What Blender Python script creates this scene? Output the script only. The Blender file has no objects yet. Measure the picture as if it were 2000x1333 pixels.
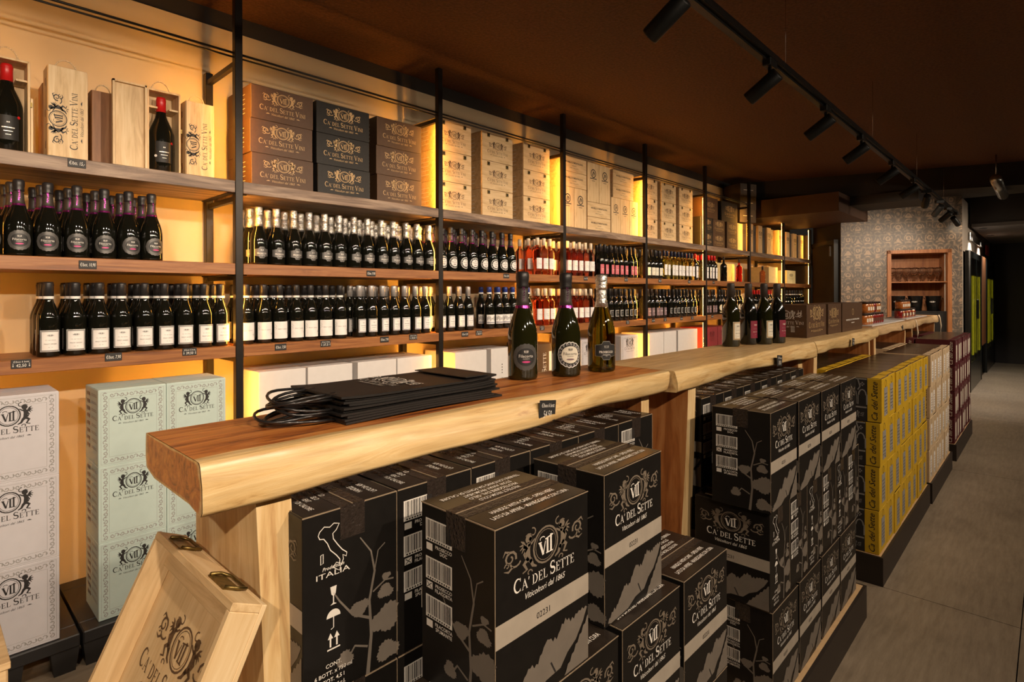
import bpy, bmesh, math, random
from mathutils import Vector, Matrix
from mathutils.geometry import tessellate_polygon
random.seed(7)
PI = math.pi
scene = bpy.context.scene
C = scene.collection

# ---------------------------------------------------------------- camera
cam_d = bpy.data.cameras.new('camera'); cam = bpy.data.objects.new('camera', cam_d); C.objects.link(cam)
YAW, ROLL, FPX, CY = .758, -.003, 1114., 576.
F = Vector((math.cos(YAW), math.sin(YAW), 0)); R0 = Vector((math.sin(YAW), -math.cos(YAW), 0)); U0 = Vector((0, 0, 1))
R = R0*math.cos(ROLL) + U0*math.sin(ROLL); U = U0*math.cos(ROLL) - R0*math.sin(ROLL)
cam.matrix_world = Matrix((( R.x, U.x, -F.x, 0), (R.y, U.y, -F.y, 0), (R.z, U.z, -F.z, 1.45), (0, 0, 0, 1)))
cam_d.sensor_fit = 'HORIZONTAL'; cam_d.sensor_width = 36; cam_d.lens = FPX/2000*36
cam_d.shift_y = (CY - 666.5)/2000; cam_d.clip_start = .02
scene.camera = cam

# ---------------------------------------------------------------- world, exposure, lamps of the room
w = bpy.data.worlds.new('world'); scene.world = w; w.use_nodes = True
w.node_tree.nodes['Background'].inputs[0].default_value = (.05, .04, .03, 1); w.node_tree.nodes['Background'].inputs[1].default_value = .3
vs = scene.view_settings; vs.view_transform = 'Standard'; vs.look = 'None'; vs.gamma = 1; vs.use_curve_mapping = False; vs.exposure = 0.0
LED_STRENGTH = 165.0
SPOT_A, SPOT_FILL = 62.0, 78.0
SPOT_COL = (1, .80, .60); LED_COL = (1, .42, .055)

# ---------------------------------------------------------------- materials
MAT = {}
def nodes(name):
    m = bpy.data.materials.new(name); m.use_nodes = True
    nt = m.node_tree; return m, nt, nt.nodes['Principled BSDF']
def N(nt, t, **kw):
    n = nt.nodes.new(t)
    for k, v in kw.items():
        if k in n.inputs: n.inputs[k].default_value = v
        else: setattr(n, k, v)
    return n
def coords(nt, scale=(1, 1, 1)):
    tc = N(nt, 'ShaderNodeTexCoord'); mp = N(nt, 'ShaderNodeMapping'); mp.inputs['Scale'].default_value = scale
    nt.links.new(tc.outputs['Object'], mp.inputs['Vector']); return mp.outputs[0]
def ramp(nt, src, stops):
    r = N(nt, 'ShaderNodeValToRGB'); e = r.color_ramp.elements
    while len(e) < len(stops): e.new(.5)
    for i, (p, c) in enumerate(stops): e[i].position = p; e[i].color = (*c, 1)
    nt.links.new(src, r.inputs[0]); return r.outputs[0]
def bump(nt, b, src, strength=.2, dist=.01):
    n = N(nt, 'ShaderNodeBump', Strength=strength, Distance=dist)
    nt.links.new(src, n.inputs['Height']); nt.links.new(n.outputs[0], b.inputs['Normal'])
def plain(name, col, rough=.5, metal=0, var=.06, nscale=30, bmp=0, coat=0, spec=.5):
    """procedural: base colour modulated by a fine noise"""
    if name in MAT: return MAT[name]
    m, nt, b = nodes(name)
    v = coords(nt); n = N(nt, 'ShaderNodeTexNoise', Scale=nscale, Detail=3.0); nt.links.new(v, n.inputs['Vector'])
    lo = tuple(c*(1-var) for c in col); hi = tuple(min(1, c*(1+var)) for c in col)
    nt.links.new(ramp(nt, n.outputs[0], [(.3, lo), (.7, hi)]), b.inputs['Base Color'])
    b.inputs['Roughness'].default_value = rough; b.inputs['Metallic'].default_value = metal
    b.inputs['Specular IOR Level'].default_value = spec
    if coat: b.inputs['Coat Weight'].default_value = coat; b.inputs['Coat Roughness'].default_value = .05
    if bmp: bump(nt, b, n.outputs[0], bmp)
    MAT[name] = m; return m
def wood(name, cols, axis=0, scale=1., rough=.5, stretch=14., bmp=.15, coat=0):
    if name in MAT: return MAT[name]
    m, nt, b = nodes(name)
    s = [stretch*scale]*3; s[axis] = 1.*scale
    v = coords(nt, s)
    n = N(nt, 'ShaderNodeTexNoise', Scale=1.6, Detail=8.0, Roughness=.62, Distortion=.9); nt.links.new(v, n.inputs['Vector'])
    s2 = [stretch*scale*7]*3; s2[axis] = 3.*scale
    v2 = coords(nt, s2); n2 = N(nt, 'ShaderNodeTexNoise', Scale=1., Detail=2.0); nt.links.new(v2, n2.inputs['Vector'])
    mx = N(nt, 'ShaderNodeMath', operation='MULTIPLY_ADD'); mx.inputs[1].default_value = .22; nt.links.new(n2.outputs[0], mx.inputs[0]); nt.links.new(n.outputs[0], mx.inputs[2])
    k = len(cols); st = [(.38+.42*i/(k-1), c) for i, c in enumerate(cols)]
    nt.links.new(ramp(nt, mx.outputs[0], st), b.inputs['Base Color'])
    b.inputs['Roughness'].default_value = rough
    if coat: b.inputs['Coat Weight'].default_value = coat; b.inputs['Coat Roughness'].default_value = .12
    bump(nt, b, mx.outputs[0], bmp, .004)
    MAT[name] = m; return m
def glass(name, col, rough=.02, ior=1.35):
    if name in MAT: return MAT[name]
    m, nt, b = nodes(name); b.inputs['Base Color'].default_value = (*col, 1)
    b.inputs['Transmission Weight'].default_value = 1; b.inputs['Roughness'].default_value = rough; b.inputs['IOR'].default_value = ior
    MAT[name] = m; return m
def emit(name, col, s):
    if name in MAT: return MAT[name]
    m, nt, b = nodes(name); b.inputs['Base Color'].default_value = (*col, 1)
    b.inputs['Emission Color'].default_value = (*col, 1); b.inputs['Emission Strength'].default_value = s
    MAT[name] = m; return m
def slabmat(name, heart, sap):
    """live edge timber: heartwood and pale sapwood split by the 'sap' attribute of the board itself"""
    m, nt, b = nodes(name)
    at = N(nt, 'ShaderNodeAttribute', attribute_name='sap')
    v = coords(nt, (1.5, 17, 17)); n = N(nt, 'ShaderNodeTexNoise', Scale=1.5, Detail=10.0, Roughness=.68, Distortion=1.9); nt.links.new(v, n.inputs['Vector'])
    v2 = coords(nt, (3, 60, 60)); n2 = N(nt, 'ShaderNodeTexNoise', Scale=1.5, Detail=3.0); nt.links.new(v2, n2.inputs['Vector'])
    h = ramp(nt, n.outputs[0], [(.33, heart[0]), (.46, heart[1]), (.64, heart[2])])
    s = ramp(nt, n.outputs[0], [(.30, sap[0]), (.42, sap[1]), (.68, sap[2])])
    v3 = coords(nt, (2.2, 7, 9)); n3 = N(nt, 'ShaderNodeTexNoise', Scale=1.4, Detail=5.0, Roughness=.6); nt.links.new(v3, n3.inputs['Vector'])
    a = N(nt, 'ShaderNodeMath', operation='MULTIPLY_ADD'); a.inputs[1].default_value = 1.1; nt.links.new(n3.outputs[0], a.inputs[0])
    nt.links.new(at.outputs['Fac'], a.inputs[2])
    mr = N(nt, 'ShaderNodeMapRange'); mr.inputs['From Min'].default_value = .92; mr.inputs['From Max'].default_value = 1.08
    nt.links.new(a.outputs[0], mr.inputs['Value'])
    mx = N(nt, 'ShaderNodeMix', data_type='RGBA'); nt.links.new(mr.outputs[0], mx.inputs[0]); nt.links.new(h, mx.inputs[6]); nt.links.new(s, mx.inputs[7])
    m2 = N(nt, 'ShaderNodeMix', data_type='RGBA', blend_type='MULTIPLY'); m2.inputs[0].default_value = .55
    nt.links.new(mx.outputs[2], m2.inputs[6]); nt.links.new(ramp(nt, n2.outputs[0], [(.3, (.6, .55, .5)), (.6, (1, 1, 1))]), m2.inputs[7])
    nt.links.new(m2.outputs[2], b.inputs['Base Color'])
    b.inputs['Roughness'].default_value = .42; b.inputs['Coat Weight'].default_value = .14; b.inputs['Coat Roughness'].default_value = .2
    bump(nt, b, n.outputs[0], .3, .006); return m

M = dict(
 post=plain('bronze_metal', (.022, .018, .015), .42, .6),
 wallc=plain('cream_plaster', (.60, .47, .29), .8, nscale=6, var=.04),
 walld=plain('dark_wall_paint', (.028, .022, .018), .8, nscale=4),
 ceil=plain('dark_textured_ceiling', (.125, .052, .02), .85, nscale=55, var=.25, bmp=.6),
 dceil=plain('dark_brown_soffit', (.07, .032, .016), .7, nscale=20),
 led=emit('led', LED_COL, LED_STRENGTH),
 lamp=emit('lamp_lens', (1, .86, .66), 30.),
 black=plain('black_metal', (.012, .012, .011), .45, .4),
 shelf_top=wood('weathered_oak', [(.022, .011, .007), (.20, .125, .08), (.38, .27, .185)], 0, 1.3, .5, 9),
 shelf=wood('oiled_oak', [(.13, .042, .012), (.27, .10, .028), (.38, .165, .052)], 0, 1.6, .45),
 pine=wood('pine_box', [(.47, .30, .145), (.64, .45, .235), (.74, .56, .33)], 2, 2.2, .55, 9, .08),
 pineh=wood('pine_box_flat', [(.47, .30, .145), (.64, .45, .235), (.74, .56, .33)], 0, 2.2, .55, 9, .08),
 pined=wood('brown_stained_box', [(.16, .065, .02), (.24, .10, .032), (.3, .14, .05)], 2, 2.2, .5, 9, .08),
 leg=wood('slab_leg_heart', [(.17, .052, .014), (.36, .13, .035), (.5, .24, .085)], 2, 1.6, .4, 8, .12, .2),
 leglite=wood('slab_leg_pale', [(.40, .20, .07), (.66, .45, .21), (.80, .62, .36)], 2, 1.8, .45, 8, .12),
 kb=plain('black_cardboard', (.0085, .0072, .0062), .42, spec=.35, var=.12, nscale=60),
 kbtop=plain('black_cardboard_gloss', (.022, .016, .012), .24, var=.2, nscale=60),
 kbr=plain('brown_cardboard', (.075, .035, .014), .55, var=.08, nscale=60),
 kgrey=plain('charcoal_cardboard', (.018, .0165, .015), .5, spec=.3, var=.1, nscale=60),
 kgrey2=plain('grey_cardboard', (.085, .072, .06), .55, var=.08),
 kwhite=plain('white_cardboard', (.62, .60, .585), .6, var=.02),
 kmint=plain('pale_green_cardboard', (.45, .55, .51), .6, var=.02),
 klil=plain('lilac_white_cardboard', (.53, .515, .54), .6, var=.02),
 kyel=plain('yellow_cardboard', (.60, .37, .015), .45, var=.06),
 kcream=plain('cream_cardboard', (.62, .46, .28), .5, var=.05),
 kmar=plain('maroon_cardboard', (.085, .008, .014), .45, var=.08),
 kred=plain('wine_red_cardboard', (.22, .02, .03), .5, var=.06),
 kyb=plain('pale_yellow_cardboard', (.75, .6, .28), .6),
 tape=plain('clear_tape_gloss', (.03, .022, .018), .12, var=.2, nscale=150, bmp=.5),
 raw=plain('raw_cardboard_edge', (.27, .20, .13), .8),
 iw=plain('ink_white', (.72, .68, .62), .6), ik=plain('ink_black', (.018, .016, .016), .6),
 ib=plain('ink_band', (.36, .31, .25), .55), ig=plain('ink_grey', (.16, .135, .11), .55), it=plain('ink_tan', (.17, .135, .10), .55),
 igold=plain('ink_gold', (.50, .33, .15), .5), ilg=plain('ink_pale_grey', (.27, .26, .25), .6), ibr=plain('ink_brown', (.09, .045, .02), .6),
 ipink=plain('ink_pink', (.62, .05, .22), .5), isil=plain('ink_silver', (.5, .48, .44), .35, .5), isd=plain('ink_dark_silver', (.10, .095, .09), .4, .3),
 idk=plain('label_black', (.02, .02, .02), .5), icr=plain('label_cream', (.72, .67, .55), .6), iwl=plain('label_white', (.78, .75, .72), .6),
 imr=plain('label_burgundy', (.22, .012, .035), .5), irr=plain('label_rose_red', (.55, .10, .13), .5), ipl=plain('label_plum', (.20, .13, .14), .55),
 icl=plain('label_yellow_cream', (.8, .66, .38), .6), iblue=plain('label_grey_blue', (.3, .3, .34), .6),
 glk=plain('black_glass', (.006, .006, .004), .06, spec=.6), glr=glass('rose_wine_glass', (.82, .34, .24)), glw=glass('white_wine_glass', (.95, .85, .38)),
 glg=glass('green_glass', (.075, .06, .004)), gld=plain('deep_green_glass', (.012, .012, .003), .05, spec=.7), glred=glass('ruby_glass', (.65, .02, .01)),
 glc=glass('clear_glass', (1, 1, 1), .06, 1.45),
 cb=plain('foil_black', (.025, .022, .022), .38, .2), cbt=plain('foil_matte_brown', (.045, .034, .028), .5), cpur=plain('foil_purple', (.32, .03, .22), .22, .8, nscale=300, var=.9),
 csil=plain('foil_silver', (.78, .74, .68), .25, .9, nscale=160, bmp=.5), cred=plain('capsule_red', (.55, .012, .012), .35), cblu=plain('capsule_blue', (.02, .04, .22), .35),
 cnav=plain('capsule_navy', (.012, .018, .05), .35), ccrm=plain('capsule_cream', (.82, .68, .5), .4), cgry=plain('capsule_silver_grey', (.55, .52, .5), .35, .5),
 brass=plain('antique_brass', (.20, .14, .045), .38, .9, nscale=90, var=.4), rope=plain('twisted_rope', (.6, .48, .3), .8, nscale=200, var=.3),
 pallet=plain('black_plastic', (.016, .015, .015), .5), skirt=plain('brown_black_panel', (.02, .013, .009), .5), ply=plain('raw_plywood', (.5, .33, .17), .7),
 bag=plain('black_paper', (.012, .010, .009), .5, nscale=12, var=.15), cord=plain('black_cord', (.014, .013, .013), .25, spec=.8),
 chalk=plain('chalkboard_tag', (.018, .017, .017), .6), nich=wood('niche_timber', [(.16, .055, .018), (.30, .11, .032), (.38, .16, .055)], 2, 2., .5, 8),
 honey=plain('amber_preserve', (.42, .13, .025), .15, coat=.6, nscale=120, var=.35), jam=plain('red_preserve', (.22, .012, .01), .12, coat=.6, nscale=120, var=.35),
 lid=plain('dark_lid', (.05, .03, .02), .35, .5), bucket=plain('black_bucket', (.008, .008, .008), .12),
 yeltube=emit('fridge_light', (.80, .70, .02), 1.3), frg=plain('fridge_black', (.008, .01, .01), .25), steel=plain('brushed_steel', (.5, .48, .45), .25, .9, bmp=.2),
 aisle=plain('grey_plaster', (.34, .29, .24), .7, nscale=5, var=.12), soff=plain('grey_soffit', (.10, .085, .075), .85, nscale=8), red=plain('sign_red', (.6, .03, .02), .5),
)
# floor: brown-grey burnished concrete
m, nt, b = nodes('burnished_concrete'); v = coords(nt); n = N(nt, 'ShaderNodeTexNoise', Scale=1.3, Detail=10.0, Roughness=.65); nt.links.new(v, n.inputs['Vector'])
v2 = coords(nt, (2, 14, 1)); n2 = N(nt, 'ShaderNodeTexNoise', Scale=3., Detail=8.0, Roughness=.7); nt.links.new(v2, n2.inputs['Vector'])
mx = N(nt, 'ShaderNodeMix', data_type='RGBA'); mx.inputs[0].default_value = .5
nt.links.new(ramp(nt, n.outputs[0], [(.32, (.115, .085, .055)), (.68, (.30, .235, .165))]), mx.inputs[6]); nt.links.new(ramp(nt, n2.outputs[0], [(.3, (.11, .085, .06)), (.72, (.32, .26, .19))]), mx.inputs[7])
nt.links.new(mx.outputs[2], b.inputs['Base Color']); b.inputs['Roughness'].default_value = .42; bump(nt, b, n2.outputs[0], .08, .003); M['floor'] = m
# damask wallpaper (flat print): ogee lattice with scrolls
m, nt, b = nodes('damask_wallpaper'); tc = N(nt, 'ShaderNodeTexCoord'); sx = N(nt, 'ShaderNodeSeparateXYZ'); nt.links.new(tc.outputs['Object'], sx.inputs[0])
def mth(op, a, c=None, d=None):
    n = N(nt, 'ShaderNodeMath', operation=op)
    for i, q in enumerate((a, c, d)):
        if q is None: continue
        if isinstance(q, (int, float)): n.inputs[i].default_value = q
        else: nt.links.new(q, n.inputs[i])
    return n.outputs[0]
X_, Z_ = sx.outputs[0], sx.outputs[2]
cx = mth('COSINE', mth('MULTIPLY', X_, 2*PI/.25)); cz = mth('COSINE', mth('MULTIPLY', Z_, 2*PI/.34))
lat = mth('ABSOLUTE', mth('ADD', mth('MULTIPLY', cx, cz), mth('MULTIPLY', mth('COSINE', mth('MULTIPLY', Z_, 4*PI/.30)), .35)))
det = mth('SINE', mth('ADD', mth('MULTIPLY', mth('MULTIPLY', mth('COSINE', mth('MULTIPLY', X_, 2*PI/.125)), mth('SINE', mth('MULTIPLY', Z_, 2*PI/.17))), 3.4), mth('MULTIPLY', lat, 7.)))
nd = N(nt, 'ShaderNodeTexNoise', Scale=30., Detail=3.0); nt.links.new(tc.outputs['Object'], nd.inputs['Vector'])
wv = mth('ADD', mth('ADD', mth('MULTIPLY', lat, .34), mth('MULTIPLY', det, .22)), mth('MULTIPLY', mth('SUBTRACT', nd.outputs[0], .5), 1.1))
nt.links.new(ramp(nt, wv, [(.02, (.10, .085, .07)), (.25, (.17, .13, .095)), (.48, (.32, .225, .15))]), b.inputs['Base Color']); b.inputs['Roughness'].default_value = .45; M['damask'] = m

# ---------------------------------------------------------------- mesh helpers
class MB:
    def __init__(s): s.v = []; s.f = []; s.m = []; s.mats = []; s.smooth = []
    def mi(s, mat):
        if isinstance(mat, str): mat = M[mat]
        if mat not in s.mats: s.mats.append(mat)
        return s.mats.index(mat)
    def add(s, vs_, fs, mat, smooth=False):
        o = len(s.v); s.v += [tuple(p) for p in vs_]; k = s.mi(mat)
        for f in fs: s.f.append(tuple(o+i for i in f)); s.m.append(k); s.smooth.append(smooth)
        return s
    def box(s, x0, x1, y0, y1, z0, z1, mat, T=None):
        p = [Vector((x, y, z)) for z in (z0, z1) for y in (y0, y1) for x in (x0, x1)]
        if T is not None: p = [T @ q for q in p]
        return s.add(p, [(0, 2, 3, 1), (4, 5, 7, 6), (0, 1, 5, 4), (2, 6, 7, 3), (0, 4, 6, 2), (1, 3, 7, 5)], mat)
    def cbox(s, x0, x1, y0, y1, z0, z1, mat, c=.003, T=None):
        """box with chamfered edges"""
        vs_ = []; idx = {}
        X, Y, Z = (x0, x1), (y0, y1), (z0, z1)
        for i in (0, 1):
            for j in (0, 1):
                for k in (0, 1):
                    for a in range(3):
                        q = [X[i], Y[j], Z[k]]; sg = [1-2*i, 1-2*j, 1-2*k]
                        for bb in range(3):
                            if bb != a: q[bb] += sg[bb]*c
                        idx[i, j, k, a] = len(vs_); vs_.append(Vector(q))
        if T is not None: vs_ = [T @ q for q in vs_]
        fs = []
        for a in range(3):
            o1, o2 = [q for q in range(3) if q != a]
            for e in (0, 1):
                f = []
                for (p, q) in ((0, 0), (1, 0), (1, 1), (0, 1)):
                    k = [0, 0, 0]; k[a] = e; k[o1] = p; k[o2] = q; f.append(idx[(*k, a)])
                fs.append(f)
            for p in (0, 1):
                for q in (0, 1):
                    k0 = [0, 0, 0]; k0[o1] = p; k0[o2] = q; k1 = list(k0); k1[a] = 1
                    fs.append([idx[(*k0, o1)], idx[(*k1, o1)], idx[(*k1, o2)], idx[(*k0, o2)]])
        for i in (0, 1):
            for j in (0, 1):
                for k in (0, 1): fs.append([idx[i, j, k, a] for a in range(3)])
        return s.add(vs_, fs, mat)
    def lathe(s, prof, mat, n=20, T=None, smooth=True, cap=True):
        vs_ = []; fs = []
        for r, z in prof:
            for k in range(n): a = 2*PI*k/n; vs_.append(Vector((r*math.cos(a), r*math.sin(a), z)))
        if T is not None: vs_ = [T @ q for q in vs_]
        for i in range(len(prof)-1):
            for k in range(n): k2 = (k+1) % n; fs.append((i*n+k, i*n+k2, (i+1)*n+k2, (i+1)*n+k))
        if cap: fs.append(tuple(range(n-1, -1, -1))); fs.append(tuple(range((len(prof)-1)*n, len(prof)*n)))
        return s.add(vs_, fs, mat, smooth)
    def tube(s, pts, r, mat, n=6):
        pts = [Vector(p) for p in pts]; vs_ = []; fs = []
        for i, p in enumerate(pts):
            d = (pts[min(i+1, len(pts)-1)]-pts[max(i-1, 0)]).normalized()
            a = d.cross(Vector((0, 0, 1)));  a = a if a.length > .05 else d.cross(Vector((1, 0, 0)))
            a.normalize(); bq = d.cross(a)
            rr = r[i] if isinstance(r, (list, tuple)) else r
            for k in range(n): t = 2*PI*k/n; vs_.append(p+rr*(math.cos(t)*a+math.sin(t)*bq))
        for i in range(len(pts)-1):
            for k in range(n): k2 = (k+1) % n; fs.append((i*n+k, i*n+k2, (i+1)*n+k2, (i+1)*n+k))
        fs.append(tuple(range(n-1, -1, -1))); fs.append(tuple(range((len(pts)-1)*n, len(pts)*n)))
        return s.add(vs_, fs, mat, True)
    def mesh(s, name):
        me = bpy.data.meshes.new(name); me.from_pydata(s.v, [], s.f)
        for q in s.mats: me.materials.append(q)
        me.polygons.foreach_set('material_index', s.m); me.polygons.foreach_set('use_smooth', s.smooth)
        me.update()
        bm = bmesh.new(); bm.from_mesh(me); bmesh.ops.recalc_face_normals(bm, faces=bm.faces) if not getattr(s, 'flat', False) else None
        bm.to_mesh(me); bm.free(); return me
def link(name, me, parent=None, label=None):
    o = bpy.data.objects.new(name, me); C.objects.link(o)
    if parent is not None: o.parent = parent
    if label: o['label'] = label
    return o
def obj(name, mb, parent=None, label=None): return link(name, mb.mesh(name), parent, label)
def tag(o, label, cat, group=None, kind=None):
    o['label'] = label; o['category'] = cat
    if group: o['group'] = group
    if kind: o['kind'] = kind
    return o
def struct(name, mb):
    o = obj(name, mb); o['kind'] = 'structure'; return o
def cp(o, parent=None):
    c = o.copy(); C.objects.link(c)
    if parent is not None: c.parent = parent
    for ch in list(KIDS.get(o.name, [])): cp_reg(c, cp(ch, c))
    return c
KIDS = {}
def cp_reg(p, c): KIDS.setdefault(p.name, []).append(c)
def child(name, mb, parent, label=None):
    o = link(name, mb if isinstance(mb, bpy.types.Mesh) else mb.mesh(name), parent, label); cp_reg(parent, o); return o
PROTO = {}
def spawn(key, build, loc, rz=0, label=None, group=None, cat=None):
    if key in PROTO: o = cp(PROTO[key])
    else: o = build(); PROTO[key] = o
    o.location = loc; o.rotation_euler = (0, 0, rz)
    if label: o['label'] = label
    if cat: o['category'] = cat
    if group: o['group'] = group
    return o

# ---------------------------------------------------------------- flat print (lettering and emblems)
TXT = {}
def text2d(st, shear=0, bold=0, space=1.):
    key = (st, shear, bold, space)
    if key in TXT: return TXT[key]
    cu = bpy.data.curves.new('t', 'FONT'); cu.body = st; cu.resolution_u = 2; cu.shear = shear; cu.offset = bold; cu.space_character = space
    cu.fill_mode = 'FRONT' if hasattr(cu, 'fill_mode') else cu.fill_mode
    ob = bpy.data.objects.new('t', cu); C.objects.link(ob); bpy.context.view_layer.update()
    me = ob.evaluated_get(bpy.context.evaluated_depsgraph_get()).to_mesh()
    vs_ = [(q.co.x, q.co.y) for q in me.vertices]; fs = [tuple(p.vertices) for p in me.polygons]
    bpy.data.objects.remove(ob); bpy.data.curves.remove(cu)
    xs = [p[0] for p in vs_]; ys = [p[1] for p in vs_]
    x0, x1 = min(xs), max(xs); y0 = 0; H_ = .72
    TXT[key] = ([((x-x0), y) for x, y in vs_], fs, x1-x0); return TXT[key]
class Print:
    def __init__(s): s.p = []     # (verts2d, faces, mat, layer)
    def poly(s, pts, mat, l=0):
        t = tessellate_polygon([[Vector((x, y, 0)) for x, y in pts]]); s.p.append((list(pts), t, mat, l)); return s
    def rect(s, x0, y0, x1, y1, mat, l=0, n=1):
        v = []; f = []
        for i in range(n+1): x = x0+(x1-x0)*i/n; v += [(x, y0), (x, y1)]
        for i in range(n): f.append((2*i, 2*i+2, 2*i+3, 2*i+1))
        s.p.append((v, f, mat, l)); return s
    def frame(s, x0, y0, x1, y1, t, mat, l=0, n=4):
        s.rect(x0, y0, x1, y0+t, mat, l, n); s.rect(x0, y1-t, x1, y1, mat, l, n); s.rect(x0, y0, x0+t, y1, mat, l); s.rect(x1-t, y0, x1, y1, mat, l); return s
    def disc(s, x, y, r, mat, l=0, n=12, ry=None):
        ry = ry or r; s.p.append(([(x+r*math.cos(2*PI*k/n), y+ry*math.sin(2*PI*k/n)) for k in range(n)], [tuple(range(n))], mat, l)); return s
    def stroke(s, pts, wd, mat, l=0):
        v = []; f = []; k = len(pts)
        for i, (x, y) in enumerate(pts):
            a = pts[min(i+1, k-1)]; b_ = pts[max(i-1, 0)]; dx, dy = a[0]-b_[0], a[1]-b_[1]; q = math.hypot(dx, dy) or 1
            ww = (wd[i] if isinstance(wd, (list, tuple)) else wd)/2; v += [(x-dy/q*ww, y+dx/q*ww), (x+dy/q*ww, y-dx/q*ww)]
        for i in range(k-1): f.append((2*i, 2*i+1, 2*i+3, 2*i+2))
        s.p.append((v, f, mat, l)); return s
    def text(s, st, x, y, h, mat, l=0, align='c', shear=0, bold=0, width=None, space=1.):
        v, f, wd = text2d(st, shear, bold, space); k = h/.72; kx = k if not width else width/wd
        ox = x - (wd*kx/2 if align == 'c' else 0)
        s.p.append(([(ox+a*kx, y+c*k) for a, c in v], f, mat, l)); return s
    def put(s, q, x=0, y=0, sx=1., sy=None, rot=0, mat=None, dl=0):
        sy = sx if sy is None else sy; c, d = math.cos(rot), math.sin(rot)
        for v, f, m_, l in q.p: s.p.append(([(x+(a*sx*c-b_*sy*d), y+(a*sx*d+b_*sy*c)) for a, b_ in v], f, mat or m_, l+dl))
        return s
    def plane(s, mb, O, U_, V_, eps=.0005):
        O, U_, V_ = Vector(O), Vector(U_).normalized(), Vector(V_).normalized(); n = U_.cross(V_)
        for v, f, m_, l in s.p: mb.add([O+U_*a+V_*b_+n*eps*(l+1) for a, b_ in v], f, m_)
        mb.flat = True; return mb
    def cyl(s, mb, r, z0, ang=-PI/2, eps=.0004):
        for v, f, m_, l in s.p:
            rr = r+eps*(l+1); mb.add([(rr*math.cos(ang+a/r), rr*math.sin(ang+a/r), z0+b_) for a, b_ in v], f, m_, True)
        mb.flat = True; return mb
def arc(cx_, cy_, rx, ry, a0, a1, n=8): return [(cx_+rx*math.cos(math.radians(a0+(a1-a0)*i/n)), cy_+ry*math.sin(math.radians(a0+(a1-a0)*i/n))) for i in range(n+1)]
def spiral(cx_, cy_, r0, r1, a0, a1, n=10): return [(cx_+(r0+(r1-r0)*i/n)*math.cos(math.radians(a0+(a1-a0)*i/n)), cy_+(r0+(r1-r0)*i/n)*math.sin(math.radians(a0+(a1-a0)*i/n))) for i in range(n+1)]
# engraved capitals
def glyph(ch, mat):
    g = Print(); T, t, S = .15, .065, .05
    def stem(x, y0=0, y1=1, sf=1):
        g.stroke([(x, y0), (x, y1)], T, mat)
        if sf: g.stroke([(x-.17, y0+S/2), (x+.17, y0+S/2)], S, mat); g.stroke([(x-.17, y1-S/2), (x+.17, y1-S/2)], S, mat)
    if ch == 'C':
        a = arc(.46, .5, .40, .47, 52, 308, 12); g.stroke(a, [.05+.12*math.sin(PI*i/12) for i in range(13)], mat); g.stroke([(.74, .72), (.74, .98)], .06, mat); g.stroke([(.74, .02), (.74, .22)], .05, mat); w_ = .86
    elif ch == 'A':
        g.stroke([(.10, .02), (.44, 1)], t, mat); g.stroke([(.40, 1.0), (.80, .02)], T, mat); g.stroke([(.22, .35), (.66, .35)], t*.8, mat)
        g.stroke([(-.02, S/2), (.24, S/2)], S, mat); g.stroke([(.64, S/2), (.96, S/2)], S, mat); w_ = .96
    elif ch == "'": g.stroke([(.12, 1.02), (.04, .72)], [.13, .05], mat); w_ = .22
    elif ch == 'D':
        stem(.19); a = [(.19, .965)]+arc(.36, .5, .44, .465, 90, -90, 10)+[(.19, .035)]; g.stroke(a, [.06]+[.06+.1*math.sin(PI*i/10) for i in range(11)]+[.06], mat); w_ = .94
    elif ch in 'EL':
        stem(.19); g.stroke([(.19, .03), (.66, .03)], .06, mat); g.stroke([(.66, .0), (.70, .24)], .06, mat); w_ = .76
        if ch == 'E': g.stroke([(.19, .97), (.62, .97)], .06, mat); g.stroke([(.64, 1.0), (.64, .78)], .06, mat); g.stroke([(.19, .52), (.52, .52)], .06, mat); g.stroke([(.53, .62), (.53, .42)], .06, mat)
    elif ch == 'S':
        a = arc(.34, .735, .25, .235, 30, 270, 9)+arc(.34, .265, .28, .235, 90, -150, 9)[1:]; n = len(a)-1; g.stroke(a, [.05+.12*math.sin(PI*i/n) for i in range(n+1)], mat)
        g.stroke([(.56, .76), (.56, .99)], .05, mat); g.stroke([(.08, .02), (.08, .28)], .05, mat); w_ = .70
    elif ch == 'T':
        g.stroke([(.42, 0), (.42, 1)], T, mat); g.stroke([(.26, S/2), (.58, S/2)], S, mat); g.stroke([(.04, .965), (.80, .965)], .07, mat); g.stroke([(.04, 1), (.04, .76)], .05, mat); g.stroke([(.80, 1), (.80, .76)], .05, mat); w_ = .84
    elif ch == 'V':
        g.stroke([(.12, .98), (.46, 0)], T, mat); g.stroke([(.44, .02), (.78, .98)], t, mat); g.stroke([(-.02, .975), (.28, .975)], S, mat); g.stroke([(.64, .975), (.92, .975)], S, mat); w_ = .92
    elif ch == 'I': stem(.18); w_ = .38
    elif ch == 'N':
        g.stroke([(.16, 0), (.16, 1)], t, mat); g.stroke([(.12, 1), (.78, 0)], T, mat); g.stroke([(.78, 0), (.78, 1)], t, mat)
        g.stroke([(.0, S/2), (.3, S/2)], S, mat); g.stroke([(.64, .975), (.92, .975)], S, mat); w_ = .94
    else: w_ = .4
    return g, w_
def caps(st, mat):
    """small-caps line; '^' marks a full-height capital"""
    q = Print(); x = 0; i = 0
    while i < len(st):
        ch = st[i]; k = .74
        if ch == '^': i += 1; ch = st[i]; k = 1.
        if ch == ' ': x += .26
        else: g, w_ = glyph(ch, mat); q.put(g, x, 0, k); x += (w_+.07)*k
        i += 1
    q.w = x; return q
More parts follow.
